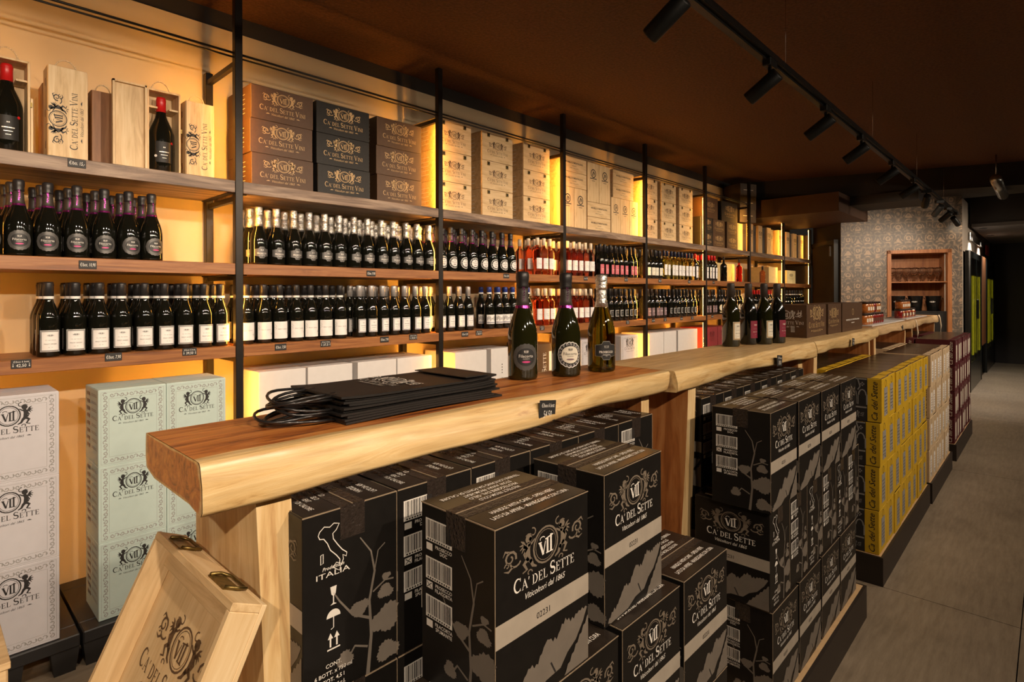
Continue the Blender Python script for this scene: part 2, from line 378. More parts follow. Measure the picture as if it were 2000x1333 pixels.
def crest(mat, ringmat=None, vmat=None, scrolls=True, lite=False):
    """ring with the VII monogram between two cherubs, and acanthus scrolls at the ends; about 1 wide"""
    c = Print(); ringmat = ringmat or mat; vmat = vmat or mat
    c.stroke(arc(0, 0, .150, .165, 0, 360, 20), .018, ringmat); c.stroke(arc(0, 0, .125, .14, 0, 360, 18), .006, ringmat)
    c.stroke([(-.075, .035), (-.035, -.085)], .024, vmat, 1); c.stroke([(-.035, -.085), (-.008, .035)], .010, vmat, 1)
    for x, y1 in ((.018, .05), (.062, .08)): c.stroke([(x, -.085), (x, y1)], .022, vmat, 1)
    c.stroke([(0, -.083), (.085, -.083)], .01, vmat, 1); c.stroke([(-.01, .05), (.09, .07)], .012, vmat, 1); c.stroke([(-.095, .037), (-.055, .037)], .01, vmat, 1)
    c.stroke(arc(-.045, .065, .03, .02, 200, 20, 4), .008, vmat, 1)
    for sx in (-1, 1):
        e = Print()
        e.disc(.205, .125, .042, mat, n=10); e.disc(.19, .118, .018, mat, n=6); e.stroke(spiral(.205, .125, .05, .03, 40, 260, 6), .008, mat)
        e.stroke([(.20, .09), (.225, .03), (.215, -.05), (.175, -.10)], [.04, .062, .056, .03], mat)
        e.stroke([(.215, .06), (.17, .075), (.135, .10)], [.026, .02, .014], mat); e.stroke([(.225, .05), (.265, .0), (.245, -.045)], [.024, .02, .014], mat)
        e.stroke([(.21, -.05), (.265, -.09), (.23, -.15), (.28, -.165)], [.045, .036, .026, .014], mat); e.stroke([(.19, -.07), (.16, -.135), (.115, -.16)], [.04, .03, .014], mat)
        for q, (ax, ay) in enumerate(((.30, .13), (.315, .09), (.31, .05), (.29, .02))): e.stroke([(.235, .05), ((.235+ax)/2+.005, (.05+ay)/2+.02), (ax, ay)], [.02, .022, .006], mat)
        if not lite:
            e.stroke(spiral(.16, .165, .02, .045, 300, 80, 7), .012, mat); e.stroke(spiral(.20, -.19, .035, .012, 180, -60, 6), .012, mat)
        if scrolls:
            e.stroke(spiral(.42, .02, .07, .018, 200, -250, 12), [.022]*6+[.016]*7, mat); e.stroke(arc(.36, -.02, .06, .05, 200, 350, 5), .018, mat)
            e.stroke(spiral(.455, -.035, .03, .01, 0, 300, 6), .012, mat); e.stroke([(.43, .08), (.475, .10), (.50, .06)], [.02, .02, .004], mat); e.stroke([(.39, -.06), (.44, -.09), (.49, -.07)], [.02, .02, .004], mat)
        c.put(e, sx=sx, sy=1)
    return c
def logo(mat, textmat=None, vmat=None, vini=True, lite=False, scrolls=True, ringmat=None):
    """complete emblem, 1 wide, centred"""
    p = Print(); tm = textmat or mat
    if not scrolls: p.put(crest(mat, ringmat, vmat or tm, scrolls, lite), 0, .20, 1.25)
    elif vini: p.put(crest(mat, ringmat, vmat or tm, scrolls, lite), 0, .145, .88, .74)
    else: p.put(crest(mat, ringmat, vmat or tm, scrolls, lite), 0, .17, 1.0, .86)
    t_ = caps("^CA' DEL ^SETTE ^VINI" if vini else "^CA' DEL ^SETTE", tm); k = (.76 if scrolls and not vini else 1.)/t_.w; p.put(t_, -k*t_.w/2, -.13 if vini else (-.10 if scrolls else -.17), k, k*(1.15 if vini else 1.1))
    p.text('Viticoltori dal 1865', 0, -.215 if vini else (-.185 if scrolls else -.275), .050, tm, shear=.3, width=.50)
    for sx in (-1, 1) if (vini or not scrolls) else (): p.stroke([(sx*.29, -.19 if vini else -.25), (sx*.33, -.185 if vini else -.245), (sx*.37, -.195 if vini else -.255)], [.004, .022, .004], tm)
    return p
def barcode(x, y, w_, h, l=0):
    p = Print(); p.rect(x, y, x+w_, y+h, 'iw', l); rnd = random.Random(3); q = x+w_*.05
    while q < x+w_*.94:
        t = w_*rnd.choice((.012, .012, .022, .034)); p.rect(q, y+h*.17, q+t, y+h*.95, 'ik', l+1); q += t+w_*rnd.choice((.014, .02, .028))
    for k in range(10): p.rect(x+w_*(.08+.088*k), y+h*.04, x+w_*(.13+.088*k), y+h*.12, 'ik', l+1)
    return p
def leaf(cx_, cy_, s_, ang, mat, seed=1):
    rnd = random.Random(seed); pts = []
    for i in range(40):
        t = 2*PI*i/40; lob = .74+.26*abs(math.cos(1.5*t))**.8; jag = 1+(.07 if i % 2 else -.05)+rnd.uniform(-.04, .04)
        r = s_*lob*jag*(1.15 if abs(t) < .5 or abs(t-2*PI) < .5 else 1)
        pts.append((cx_+r*math.cos(t+ang), cy_+r*.8*math.sin(t+ang)))
    return pts
def vine(w_, h, mat='ig'):
    p = Print()
    p.stroke([(w_*.66, 0), (w_*.70, h*.22), (w_*.68, h*.42), (w_*.74, h*.58), (w_*.70, h*.70), (w_*.58, h*.80)], [.008, .006, .005, .0045, .003, .002], mat)
    p.stroke([(w_*.74, h*.58), (w_*.78, h*.69), (w_*.86, h*.72)], .0022, mat); p.stroke([(w_*.68, h*.32), (w_*.5, h*.38), (w_*.36, h*.49), (w_*.30, h*.55)], [.005, .004, .003, .002], mat)
    p.stroke([(w_*.66, h*.16), (w_*.52, h*.2), (w_*.44, h*.14)], .004, mat); p.stroke([(w_*.72, h*.46), (w_*.86, h*.5), (w_*.96, h*.49)], .003, mat)
    p.poly(leaf(w_*.86, h*.27, w_*.17, 1.1, mat, 2), mat); p.poly(leaf(w_*.86, h*.435, w_*.09, -.6, mat, 3), mat); p.poly(leaf(w_*.57, h*.40, w_*.10, .5, mat, 4), mat)
    p.poly(leaf(w_*.42, h*.15, w_*.09, 1.6, mat, 5), mat); p.poly(leaf(w_*.87, h*.52, w_*.05, .3, mat, 6), mat); p.poly(leaf(w_*.88, h*.08, w_*.13, -.3, mat, 7), mat)
    return p
def clip(pts, x0, y0, x1, y1): return [(min(max(x, x0), x1), min(max(y, y0), y1)) for x, y in pts]
def face(w_, d_, h, which):
    return {'front': ((-w_/2, -d_/2, 0), (1, 0, 0), (0, 0, 1)), 'left': ((-w_/2, d_/2, 0), (0, -1, 0), (0, 0, 1)), 'right': ((w_/2, -d_/2, 0), (0, 1, 0), (0, 0, 1)),
            'back': ((w_/2, d_/2, 0), (-1, 0, 0), (0, 0, 1)), 'top': ((-w_/2, -d_/2, h+.002), (1, 0, 0), (0, 1, 0))}[which]

# ---------------------------------------------------------------- prints of the cartons
def pr_logo_black(w_, h):
    p = Print(); p.put(logo('it', 'iw', 'iw', vini=False, ringmat='it'), w_/2, h*.695, w_*.86)
    p.rect(0, h*.395, w_, h*.515, 'ib'); p.text('02231', w_*.47, h*.43, h*.035, 'ik', 1)
    rnd = random.Random(5); n = 46
    up = [(w_*(.05+.93*i/n), h*(.02+.30*(i/n)+.075*math.sin(PI*i/n)*(1+.35*math.sin(i*.62))+(.014 if i % 2 else 0)+rnd.uniform(-.007, .007))) for i in range(n+1)]
    lo = [(w_*.93, h*.25), (w_*.84, h*.17), (w_*.74, h*.13), (w_*.66, h*.07), (w_*.5, h*.06), (w_*.38, h*.02), (w_*.1, .003)]
    p.poly(clip(up+lo, .002, .002, w_-.002, h), 'ig')
    lf = [(w_*(1-.28*i/12), h*(.27-.24*(i/12)+(.012 if i % 2 else -.004))) for i in range(13)]+[(w_*.70, .003), (w_*.998, .003)]
    p.poly(clip(lf, .002, .002, w_-.002, h), 'ig', 1)
    p.stroke([(w_*.55, h*.14), (w_*.6, h*.07)], .003, 'ik', 1); return p
def pr_bar_black(w_, h):
    p = Print(); p.put(vine(w_, h))
    for k, (a, c) in enumerate((('PROSECCO', 'DOC'), ('PROSECCO', 'FILACORTA'), ('FILACORTA', 'SPUMANTE'))):
        y = h*(.80-.215*k); p.put(barcode(w_*.07, y, w_*.38, h*.125)); p.rect(w_*.08, y-h*.052, w_*.17, y-h*.012, 'iw')
        if k == 1: p.stroke([(w_*.09, y-h*.048), (w_*.16, y-h*.016)], .0014, 'ik', 1); p.stroke([(w_*.16, y-h*.048), (w_*.09, y-h*.016)], .0014, 'ik', 1)
        p.text(a, w_*.33, y-h*.032, h*.020, 'iw', bold=.01); p.text(c, w_*.33, y-h*.058, h*.020, 'iw', bold=.01)
    return p
def pr_italia_black(w_, h):
    p = Print(); p.put(vine(w_, h)); x, y = w_*.30, h*.80
    it = [(-.45, .42), (-.3, .5), (-.12, .46), (.02, .52), (.2, .48), (.1, .36), (-.02, .3), (.0, .18), (.15, .02), (.3, -.12), (.46, -.22), (.44, -.3), (.32, -.24), (.34, -.34), (.26, -.46), (.2, -.46), (.22, -.32), (.1, -.2), (-.1, -.05), (-.2, .12), (-.32, .24), (-.45, .26), (-.5, .34), (-.45, .42)]
    p.stroke([(x+a*w_*.30, y+c*w_*.42) for a, c in it], .0016, 'iw'); p.stroke([(x+a*w_*.26, y+c*w_*.42) for a, c in ((-.02, -.44), (.12, -.36), (.3, -.42), (.24, -.56), (.1, -.5), (-.02, -.44))], .0014, 'iw')
    p.stroke([(x+a*w_*.3, y+c*w_*.42) for a, c in ((-.42, -.1), (-.34, -.08), (-.34, -.28), (-.42, -.3), (-.42, -.1))], .0014, 'iw')
    p.text('Prodotto in', x, h*.685, h*.020, 'iw', shear=.3, bold=.01); p.text('ITALIA', x, h*.645, h*.030, 'iw', width=w_*.34)
    y = h*.585
    p.stroke([(x-.004, y+.0), (x-.0035, y-.010), (x, y-.014)], .002, 'iw'); p.poly([(x-.006, y), (x+.006, y), (x+.004, y-.013), (x+.001, y-.016), (x+.001, y-.028), (x+.006, y-.031), (x-.006, y-.031), (x-.001, y-.028), (x-.001, y-.016), (x-.004, y-.013)], 'iw')
    p.poly(arc(x, y-.052, .013, .013, 0, 180, 10), 'iw'); p.stroke([(x, y-.052), (x, y-.070), (x-.005, y-.072)], .0016, 'iw')
    for dx in (-.006, .006): p.stroke([(x+dx, y-.102), (x+dx, y-.086)], .003, 'iw'); p.poly([(x+dx-.005, y-.088), (x+dx+.005, y-.088), (x+dx, y-.078)], 'iw')
    p.rect(x-.012, y-.107, x+.012, y-.1045, 'iw')
    for k, t_ in enumerate(('CONT.', '6 BOTT. x 750 ml', 'TOT. 4,5 l', 'SETTE S.r.l.')): p.text(t_, x, h*(.15-.04*k), h*.022, 'iw', bold=.01)
    return p
def pr_top_black(w_, d_):
    p = Print()
    for k, t_ in enumerate(('HANDLE WITH CARE - OPEN HERE', 'LATO DA APRIRE - MANEGGIARE CON CURA')): p.text(t_, w_*.5, d_*(.25-.11*k), d_*.062, 'iw', bold=.015, width=w_*(.66+.14*k))
    q = Print()
    for k, t_ in enumerate(('PROTECT FROM COLD', 'PROTEGGERE DAL GELO', 'STOW AWAY FROM HEAT', 'TENERE LONTANO DA FONTI DI CALORE')): q.text(t_, 0, -d_*.085*k, d_*.055, 'iw', bold=.015, width=w_*(.42, .5, .5, .82)[k])
    p.put(q, w_*.5, d_*.62, 1, rot=PI); return p
def carton_parts(t, w_, d_, h, mat, topmat=None, tape='tape', worn=False):
    tm = topmat or mat
    f = MB(); g = .0012
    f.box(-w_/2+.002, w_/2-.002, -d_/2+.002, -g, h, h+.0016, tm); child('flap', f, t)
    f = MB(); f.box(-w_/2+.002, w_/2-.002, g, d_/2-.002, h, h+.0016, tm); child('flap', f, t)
    if tape:
        f = MB(); f.box(-w_/2-.0006, w_/2+.0006, -.024, .024, h+.0017, h+.0021, tape); f.box(-w_/2-.0008, -w_/2-.0002, -.024, .024, h-.055, h+.002, tape); child('tape', f, t)
    if worn:
        f = MB(); e = .0007
        f.box(-w_/2-e, -w_/2+e, -d_/2, d_/2, h-e, h+e*2, 'raw'); f.box(-w_/2, w_/2, -d_/2-e, -d_/2+e, h-e, h+e, 'raw'); f.box(-w_/2-e, -w_/2+e*.5, -d_/2-e, -d_/2+e*.5, h*.02, h, 'raw')
        f.box(-w_/2, w_/2, -.0012, .0012, h+.0022, h+.0030, 'raw'); child('worn_edge', f, t)
BW, BD, BH = .245, .185, .3115
def black_carton(front, left, topm='kbtop'):
    def bld():
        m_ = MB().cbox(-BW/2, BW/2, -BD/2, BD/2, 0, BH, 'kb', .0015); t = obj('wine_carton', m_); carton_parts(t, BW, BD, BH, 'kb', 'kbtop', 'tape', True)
        for fc, pf, ww in (('front', pr_logo_black, BW), ('left', left, BD), ('top', None, 0), ('right', pr_italia_black, BD), ('back', pr_logo_black, BW)):
            q = MB(); (pr_top_black(BW, BD) if fc == 'top' else pf(ww, BH)).plane(q, *face(BW, BD, BH, fc)); child('print', q, t)
        tag(t, 'x', 'carton'); return t
    return bld
def plain_carton(key, w_, d_, h, mat, prints=(), name='wine_carton', topmat=None, tape=None, cat='carton', bev=.0015):
    def bld():
        t = obj(name, MB().cbox(-w_/2, w_/2, -d_/2, d_/2, 0, h, mat, bev)); carton_parts(t, w_, d_, h, mat, topmat, tape)
        for fc, p in prints: q = MB(); p.plane(q, *face(w_, d_, h, fc)); child('print', q, t)
        tag(t, 'x', cat); return t
    return bld
def wood_crate(w_, d_, h, prints=(), axis='h', clasps=True, mat=None, depth_seams=1):
    mt = mat or ('pineh' if axis == 'h' else 'pine')
    def bld():
        t = obj('wooden_wine_crate', MB().cbox(-w_/2, w_/2, -d_/2+.008, d_/2, 0, h-.0015, mt, .0012)); tag(t, 'x', 'crate')
        q = MB().cbox(-w_/2+.001, w_/2-.001, -d_/2, -d_/2+.0085, .001, h-.0025, mt, .0015); fp = child('front_panel', q, t)
        if clasps:
            for sx in (-1, 1):
                c = MB().box(sx*w_*.30-.012, sx*w_*.30+.012, -d_/2-.004, -d_/2, h*.83, h*.96, 'brass'); c.box(sx*w_*.30-.006, sx*w_*.30+.006, -d_/2-.007, -d_/2-.004, h*.86, h*.93, 'black'); child('clasp', c, t)
        for fc, p in prints: q = MB(); p.plane(q, *face(w_, d_, h, fc)); child('print', q, fp if fc == 'front' else t)
        return t
    return bld

# ================================================================ STRUCTURE
ZC = 3.02
b_ = MB().box(-3.2, 16.2, -4.2, 3.6, -.06, -.012, 'walld'); floor = struct('floor', b_)
xs = [-3.2, -1.9, .7, 3.30, 5.9, 8.5, 11.1, 13.7, 16.2]; ys = [-4.2, -2.5, .1-2.6+2.6, 1.4, 3.6]
for i in range(len(xs)-1):
    for j in range(len(ys)-1):
        q = MB().box(xs[i]+.002, xs[i+1]-.002, ys[j]+.002, ys[j+1]-.002, -.012, 0, 'floor'); child('floor_slab', q, floor)
struct('ceiling', MB().box(-3.2, 16.2, -4.2, 3.6, ZC, ZC+.1, 'ceil'))
struct('wall_left', MB().box(-3.2, 10.6, 3.33, 3.6, 0, ZC, 'walld'))
struct('trim_1', MB().box(-3.0, 10.22, 3.318, 3.33, 0, 2.92, 'wallc'))['label'] = 'cream wall lining behind the shelving'
struct('wall_right', MB().box(-3.2, 16.2, -4.2, -4.05, 0, ZC, 'walld')); struct('wall_rear', MB().box(-3.2, -3.05, -4.05, 3.33, 0, ZC, 'walld'))
struct('wall_far', MB().box(15.6, 15.8, -4.05, 3.6, 0, ZC, 'walld'))
def wallseg(p, q, th, z0, z1, mat, name, extra=None):
    a = Vector((*p, 0)); c = Vector((*q, 0)); L = (c-a).length; ang = math.atan2(c.y-a.y, c.x-a.x)
    o = struct(name, MB().box(0, L, -th, 0, z0, z1, mat)); o.location = (p[0], p[1], 0); o.rotation_euler = (0, 0, ang); return o, L
# wallpapered wall: local x runs from the corner by the fridges to the dark door, room side is +y local
P1, P2 = Vector((10.02, .90, 0)), Vector((9.49, 2.27, 0)); Lw = (P2-P1).length; angw = math.atan2(P2.y-P1.y, P2.x-P1.x)
NX0, NX1, NZ0, NZ1 = .155, .86, .35, 2.04
q = MB().box(0, NX0, -.12, 0, 0, ZC, 'damask'); q.box(NX1, Lw, -.12, 0, 0, ZC, 'damask'); q.box(NX0, NX1, -.12, 0, NZ1, ZC, 'damask'); q.box(NX0, NX1, -.12, 0, 0, NZ0, 'damask')
ww = struct('wall_end', q); ww.location = P1; ww.rotation_euler = (0, 0, angw)
struct('wall_aisle', MB().box(10.02, 15.6, .945, 1.1, 0, 2.85, 'aisle'))
o, L = wallseg((9.49, 2.27), (10.33, 2.88), .1, 0, ZC, 'walld', 'wall_corner')
# dark door by the shelving
dp, dq = Vector((9.485, 2.285, 0)), Vector((10.32, 2.89, 0)); ang = math.atan2(dq.y-dp.y, dq.x-dp.x)
q = MB().box(.10, .92, 0.0, .045, 0.01, 2.20, 'walld'); d1 = struct('door_1', q); d1.location = dp; d1.rotation_euler = (0, 0, ang)
fr = MB().box(.05, .10, 0, .06, 0, 2.26, 'black'); fr.box(.92, .97, 0, .06, 0, 2.26, 'black'); fr.box(.05, .97, 0, .06, 2.2, 2.26, 'black'); child('door_frame', fr, d1)
hd = MB().tube([(.18, .05, 1.0), (.18, .085, 1.0), (.27, .085, 1.0)], .008, 'steel', 8); child('door_handle', hd, d1)
child('door_closer', MB().box(.16, .20, .045, .075, 2.02, 2.17, 'kgrey2'), d1)
d2 = struct('door_2', MB().box(15.55, 15.6, -.62, .28, .01, 2.1, 'kgrey')); child('door_frame', MB().box(15.54, 15.6, -.68, -.62, 0, 2.16, 'black').box(15.54, 15.6, .28, .34, 0, 2.16, 'black').box(15.54, 15.6, -.68, .34, 2.1, 2.16, 'black'), d2)
child('door_handle', MB().tube([(15.55, -.5, 1.0), (15.5, -.5, 1.0), (15.5, -.4, 1.0)], .009, 'steel', 8), d2)
# bulkheads and dropped ceilings at the far end
q = MB(); a = Vector((8.06, 3.33, 0)); c = Vector((9.45, -.8, 0)); dd = (c-a).normalized(); nn = Vector((-dd.y, dd.x, 0))*-1
for z0, z1, o0, o1 in ((2.74, ZC, 0, .35),):
    p = [a, c, c+nn*-(o1), a+nn*-(o1)]
    q.add([(v.x, v.y, z0) for v in p]+[(v.x, v.y, z1) for v in p], [(0, 1, 2, 3), (4, 5, 6, 7), (0, 1, 5, 4), (1, 2, 6, 5), (2, 3, 7, 6), (3, 0, 4, 7)], 'walld')
struct('trim_2', q)
struct('trim_3', MB().box(8.06, 9.9, 1.95, 3.33, 2.50, 2.74, 'dceil'))
struct('trim_4', MB().box(9.2, 10.3, .2, 2.2, 2.80, 2.9, 'walld'))
struct('trim_5', MB().box(11.3, 15.6, -4.0, .92, 2.52, ZC, 'walld'))
struct('trim_6', MB().box(11.28, 15.5, -4.0, .90, 2.47, 2.52, 'soff'))
struct('trim_7', MB().box(8.6, 9.3, 1.2, 1.95, 2.62, 2.74, 'walld'))

# ================================================================ SHELVING
PX = [-.19, 1.105, 2.367, 3.661, 4.949, 6.277, 7.587, 8.906, 10.188]
YF, YBK = 2.89, 3.285
ZT, ZM, ZL = 2.008, 1.606, 1.205
pw = .018
frames = ['leftmost', 'second', 'third', 'fourth', 'fifth', 'sixth', 'seventh', 'eighth', 'ninth']
bayn = ['leftmost bay', 'second bay', 'third bay', 'fourth bay', 'fifth bay', 'sixth bay', 'seventh bay', 'eighth bay']
for i, x in enumerate(PX):
    top = 2.92 if i < 7 else 2.50
    f = obj('metal_upright', MB().cbox(-pw, pw, -pw, pw, 0, top, 'post', .002)); f.location = (x, YF, 0)
    tag(f, f'dark bronze metal shelving frame with front post, {frames[i]} from left', 'shelf frame', 'metal frames of the wall shelving')
    child('back_post', MB().cbox(-pw, pw, YBK-YF-pw, YBK-YF+pw, 0, min(top, 2.64), 'post', .002), f)
    for z in (ZL-.055, ZM-.055, ZT-.07, 2.60):
        if z < top: child('cross_beam', MB().cbox(-.012, .012, pw, YBK-YF-pw, z-.025, z, 'post', .001), f)
    ls = child('led_strip', MB().box(-.007 if i < 6 else -.003, .007 if i < 6 else .003, pw+.0005, pw+.005, .2, 2.50 if i > 6 else 2.56, 'led'), f, 'glowing amber light strip on the back of the post')
for i in range(8):
    x0, x1 = PX[i]+pw, PX[i+1]-pw
    for z, mt, nm, th in ((ZT, 'shelf_top', 'top', .058), (ZM, 'shelf', 'middle', .054), (ZL, 'shelf', 'low', .054)):
        s = obj('shelf_board', MB().cbox(x0+.001, x1-.001, 2.872, YBK-pw-.002, z-th, z, mt, .002))
        tag(s, f'{"weathered grey oak" if nm == "top" else "brown oak"} {nm} shelf board of the {bayn[i]}', 'shelf', 'shelf boards')
        for xe in (x0, x1):
            sg = 1 if xe == x0 else -1
            child('bracket', MB().box(min(xe, xe+sg*.028), max(xe, xe+sg*.028), 2.90, YBK-.03, z-th-.004, z-th, 'post'), s)
    if i < 6:
        r = obj('top_rail', MB().tube([(x0, YF, 2.632), (x1, YF, 2.632)], .0055, 'post', 6)); child('lower_rod', MB().tube([(x0, YF, 2.612), (x1, YF, 2.612)], .0045, 'post', 6), r)
        tag(r, f'thin double metal rail across the top of the {bayn[i]}', 'rail', 'top rails of the shelving')
r = tag(obj('end_panel', MB().cbox(10.212, 10.235, 2.90, 3.3, 0, 2.42, 'post', .002)), 'dark metal end panel closing the far end of the shelving', 'panel')

# price tags on the shelf edges
def price_tag(lines, x, y, z, w_=.052, h=.030, rot=0, lab='', arrows=False):
    t = obj('price_tag', MB().cbox(-w_/2, w_/2, -.0025, 0, -h/2, h/2, 'chalk', .001)); t.location = (x, y, z); t.rotation_euler = (0, rot, 0)
    p = Print()
    if len(lines) == 1: p.text(lines[0], w_/2, h*.30, h*.42, 'iw', shear=.15, width=w_*.86)
    else: p.text(lines[0], w_/2, h*.66, h*.2, 'iw', shear=.15, width=w_*.78); p.text(lines[1], w_/2, h*.16, h*.36, 'iw', shear=.1, width=w_*.5)
    if arrows:
        for xx in (.1, .9): p.stroke([(w_*xx, h*.6), (w_*xx, h*.2)], .0012, 'iw'); p.stroke([(w_*xx-.002, h*.32), (w_*xx, h*.18), (w_*xx+.002, h*.32)], .0012, 'iw')
    q = MB(); p.plane(q, (-w_/2, -.0025, -h/2), (1, 0, 0), (0, 0, 1)); child('handwriting', q, t)
    tag(t, lab, 'price tag', 'black chalk price tags'); return t
TY = 2.8715
TG = [(.468, ZT-.02, ['€/btt. 15,-'], 'top', 0), (.503, ZM-.028, ['€/bot. 10,90'], 'middle', 0), (.294, ZL-.015, ['€/box 6 bott', '42,50'], 'low', 1), (.59, ZL-.012, ['€/bot. 7,90'], 'low', 0), (.882, ZL-.012, ['€/box 6 bott', '39,50'], 'low', 1),
      (1.843, ZM-.03, ['€/bot. 9,90'], 'middle', 0), (1.307, ZL-.02, ['€/bot. 7,50'], 'low', 0), (1.556, ZL-.018, ['€/box 6 bott', '37,5'], 'low', 1), (1.933, ZL-.018, ['€/bot. 7,90'], 'low', 0), (2.142, ZL-.015, ['€/box 6 bott', '39,50'], 'low', 1),
      (2.973, ZM-.02, ['€/bot. 8,50'], 'middle', 0), (2.57, ZL-.02, ['€/bot. 8,20'], 'low', 0), (2.70, ZL-.018, ['€/box 6 bott', '38,50'], 'low', 1), (3.942, ZM-.02, ['€/bot. 7,20'], 'middle', 0), (4.575, ZM-.02, ['€/bot. 7,20'], 'middle', 0),
      (3.371, ZL-.015, ['€/box', '36,00'], 'low', 0), (4.036, ZL-.015, ['€/box', '37,00'], 'low', 0), (4.599, ZL-.015, ['€/box', '39,50'], 'low', 0), (5.204, ZM-.02, ['€/bot. 7,20'], 'middle', 0), (5.842, ZM-.02, ['€/bot. 8,20'], 'middle', 0),
      (5.069, ZL-.015, ['€/bot. 7,90'], 'low', 0), (5.307, ZL-.015, ['€/box', '39,50'], 'low', 0), (5.662, ZL-.015, ['€/bot. 8,20'], 'low', 0), (5.912, ZL-.015, ['€/box', '41,00'], 'low', 0), (6.46, ZM-.02, ['€/bot. 9,90'], 'middle', 0), (6.42, ZL-.015, ['€/bot. 7,90'], 'low', 0), (6.72, ZL-.015, ['€/box', '39,00'], 'low', 0)]
ordw = ['first', 'second', 'third', 'fourth', 'fifth', 'sixth', 'seventh', 'eighth', 'ninth', 'tenth', 'eleventh', 'twelfth', 'thirteenth', 'fourteenth', 'fifteenth', 'sixteenth', 'seventeenth', 'eighteenth', 'nineteenth', 'twentieth', 'twenty-first', 'twenty-second', 'twenty-third', 'twenty-fourth', 'twenty-fifth', 'twenty-sixth', 'twenty-seventh', 'twenty-eighth']
for lv in ('top', 'middle', 'low'):
    for k, g in enumerate(sorted([g for g in TG if g[3] == lv])):
        price_tag(g[2], g[0], TY, g[1], .060 if g[0] < 3 else .055, .034, lab=f'small black handwritten price tag, {ordw[k]} from left on the {lv} shelf edge', arrows=g[4])

# ================================================================ BOTTLES
def prof_champ(h=.300, r=.0435): return [(r*.86, .0), (r*.98, .004), (r, .012), (r, h*.36), (r*.985, h*.42), (r*.93, h*.47), (r*.80, h*.54), (r*.62, h*.61), (r*.46, h*.68), (r*.385, h*.74), (r*.36, h*.80), (r*.345, h*.90), (r*.36, h*.955)]
def prof_burg(h=.300, r=.0400): return [(r*.9, 0), (r, .006), (r, h*.50), (r*.97, h*.54), (r*.86, h*.595), (r*.68, h*.66), (r*.50, h*.72), (r*.41, h*.77), (r*.385, h*.83), (r*.37, h*.97)]
def prof_bord(h=.300, r=.0370): return [(r*.9, 0), (r, .006), (r, h*.60), (r*.97, h*.635), (r*.85, h*.67), (r*.60, h*.705), (r*.43, h*.735), (r*.385, h*.78), (r*.375, h*.97)]
def prof_slim(h=.27, r=.036): return [(r*.9, 0), (r, .006), (r, h*.60), (r*.96, h*.65), (r*.75, h*.69), (r*.42, h*.72), (r*.33, h*.76), (r*.33, h*.86)]
def foil_champ(mb, h, r, body, knob, n): 
    mb.lathe([(r*.50, h*.665), (r*.41, h*.73), (r*.385, h*.80), (r*.375, h*.855)], body, n)
    mb.lathe([(r*.40, h*.845), (r*.42, h*.87), (r*.40, h*.89), (r*.43, h*.915), (r*.45, h*.95), (r*.43, h*.985), (r*.36, h*1.0), (.001, h*1.003)], knob, n)
def cap(mb, h, r, mat, z0=.77, k=.43, n=14, ring=None):
    mb.lathe([(r*k, h*z0), (r*(k-.01), h*.97), (r*(k-.05), h*.995), (.001, h)], mat, n)
    mb.lathe([(r*(k+.012), h*.945), (r*(k+.012), h*.965)], mat, n, cap=False)
    if ring: mb.lathe([(r*(k+.012), h*z0), (r*(k+.012), h*(z0+.035))], ring, n, cap=False)
def oval(p, hw, hh, mat, l, n=14, wav=0):
    v = []; f = []
    for i in range(n+1):
        x = -hw+2*hw*i/n; y = hh*math.sqrt(max(0, 1-(x/hw)**2))*(1+wav*math.cos(i*2.1)); v += [(x, -y), (x, y)]
    for i in range(n): f.append((2*i, 2*i+2, 2*i+3, 2*i+1))
    p.p.append((v, f, mat, l)); return p
def ornate(bg, border, txt, accent, name='Filacorta', rich=False):
    p = Print(); hw, hh = .038, .036
    oval(p, hw*1.05, hh*1.08, border, 0, 20, .03); oval(p, hw*.99, hh*1.01, 'idk' if bg != 'idk' else 'isd', 1, 20, .03); oval(p, hw*.74, hh*.72, bg, 2, 14)
    n = 20 if rich else 12
    for k in range(n):
        a = 2*PI*k/n; p.stroke(spiral(hw*.86*math.cos(a), hh*.88*math.sin(a), .004, .0012, 60*k, 60*k+300, 6 if rich else 4), .0011, border, 2)
    p.text(name, 0, -.001, .0088, txt, 3, width=.042); p.text('MILLESIMATO', 0, -.0065, .0028, txt, 3, width=.02)
    oval(p, .013, .0028, accent, 3, 6); p.p[-1] = ([(x, y-.014) for x, y in p.p[-1][0]], *p.p[-1][1:])
    p.put(crest(txt, lite=True, scrolls=False), 0, .0155, .022, dl=3); return p
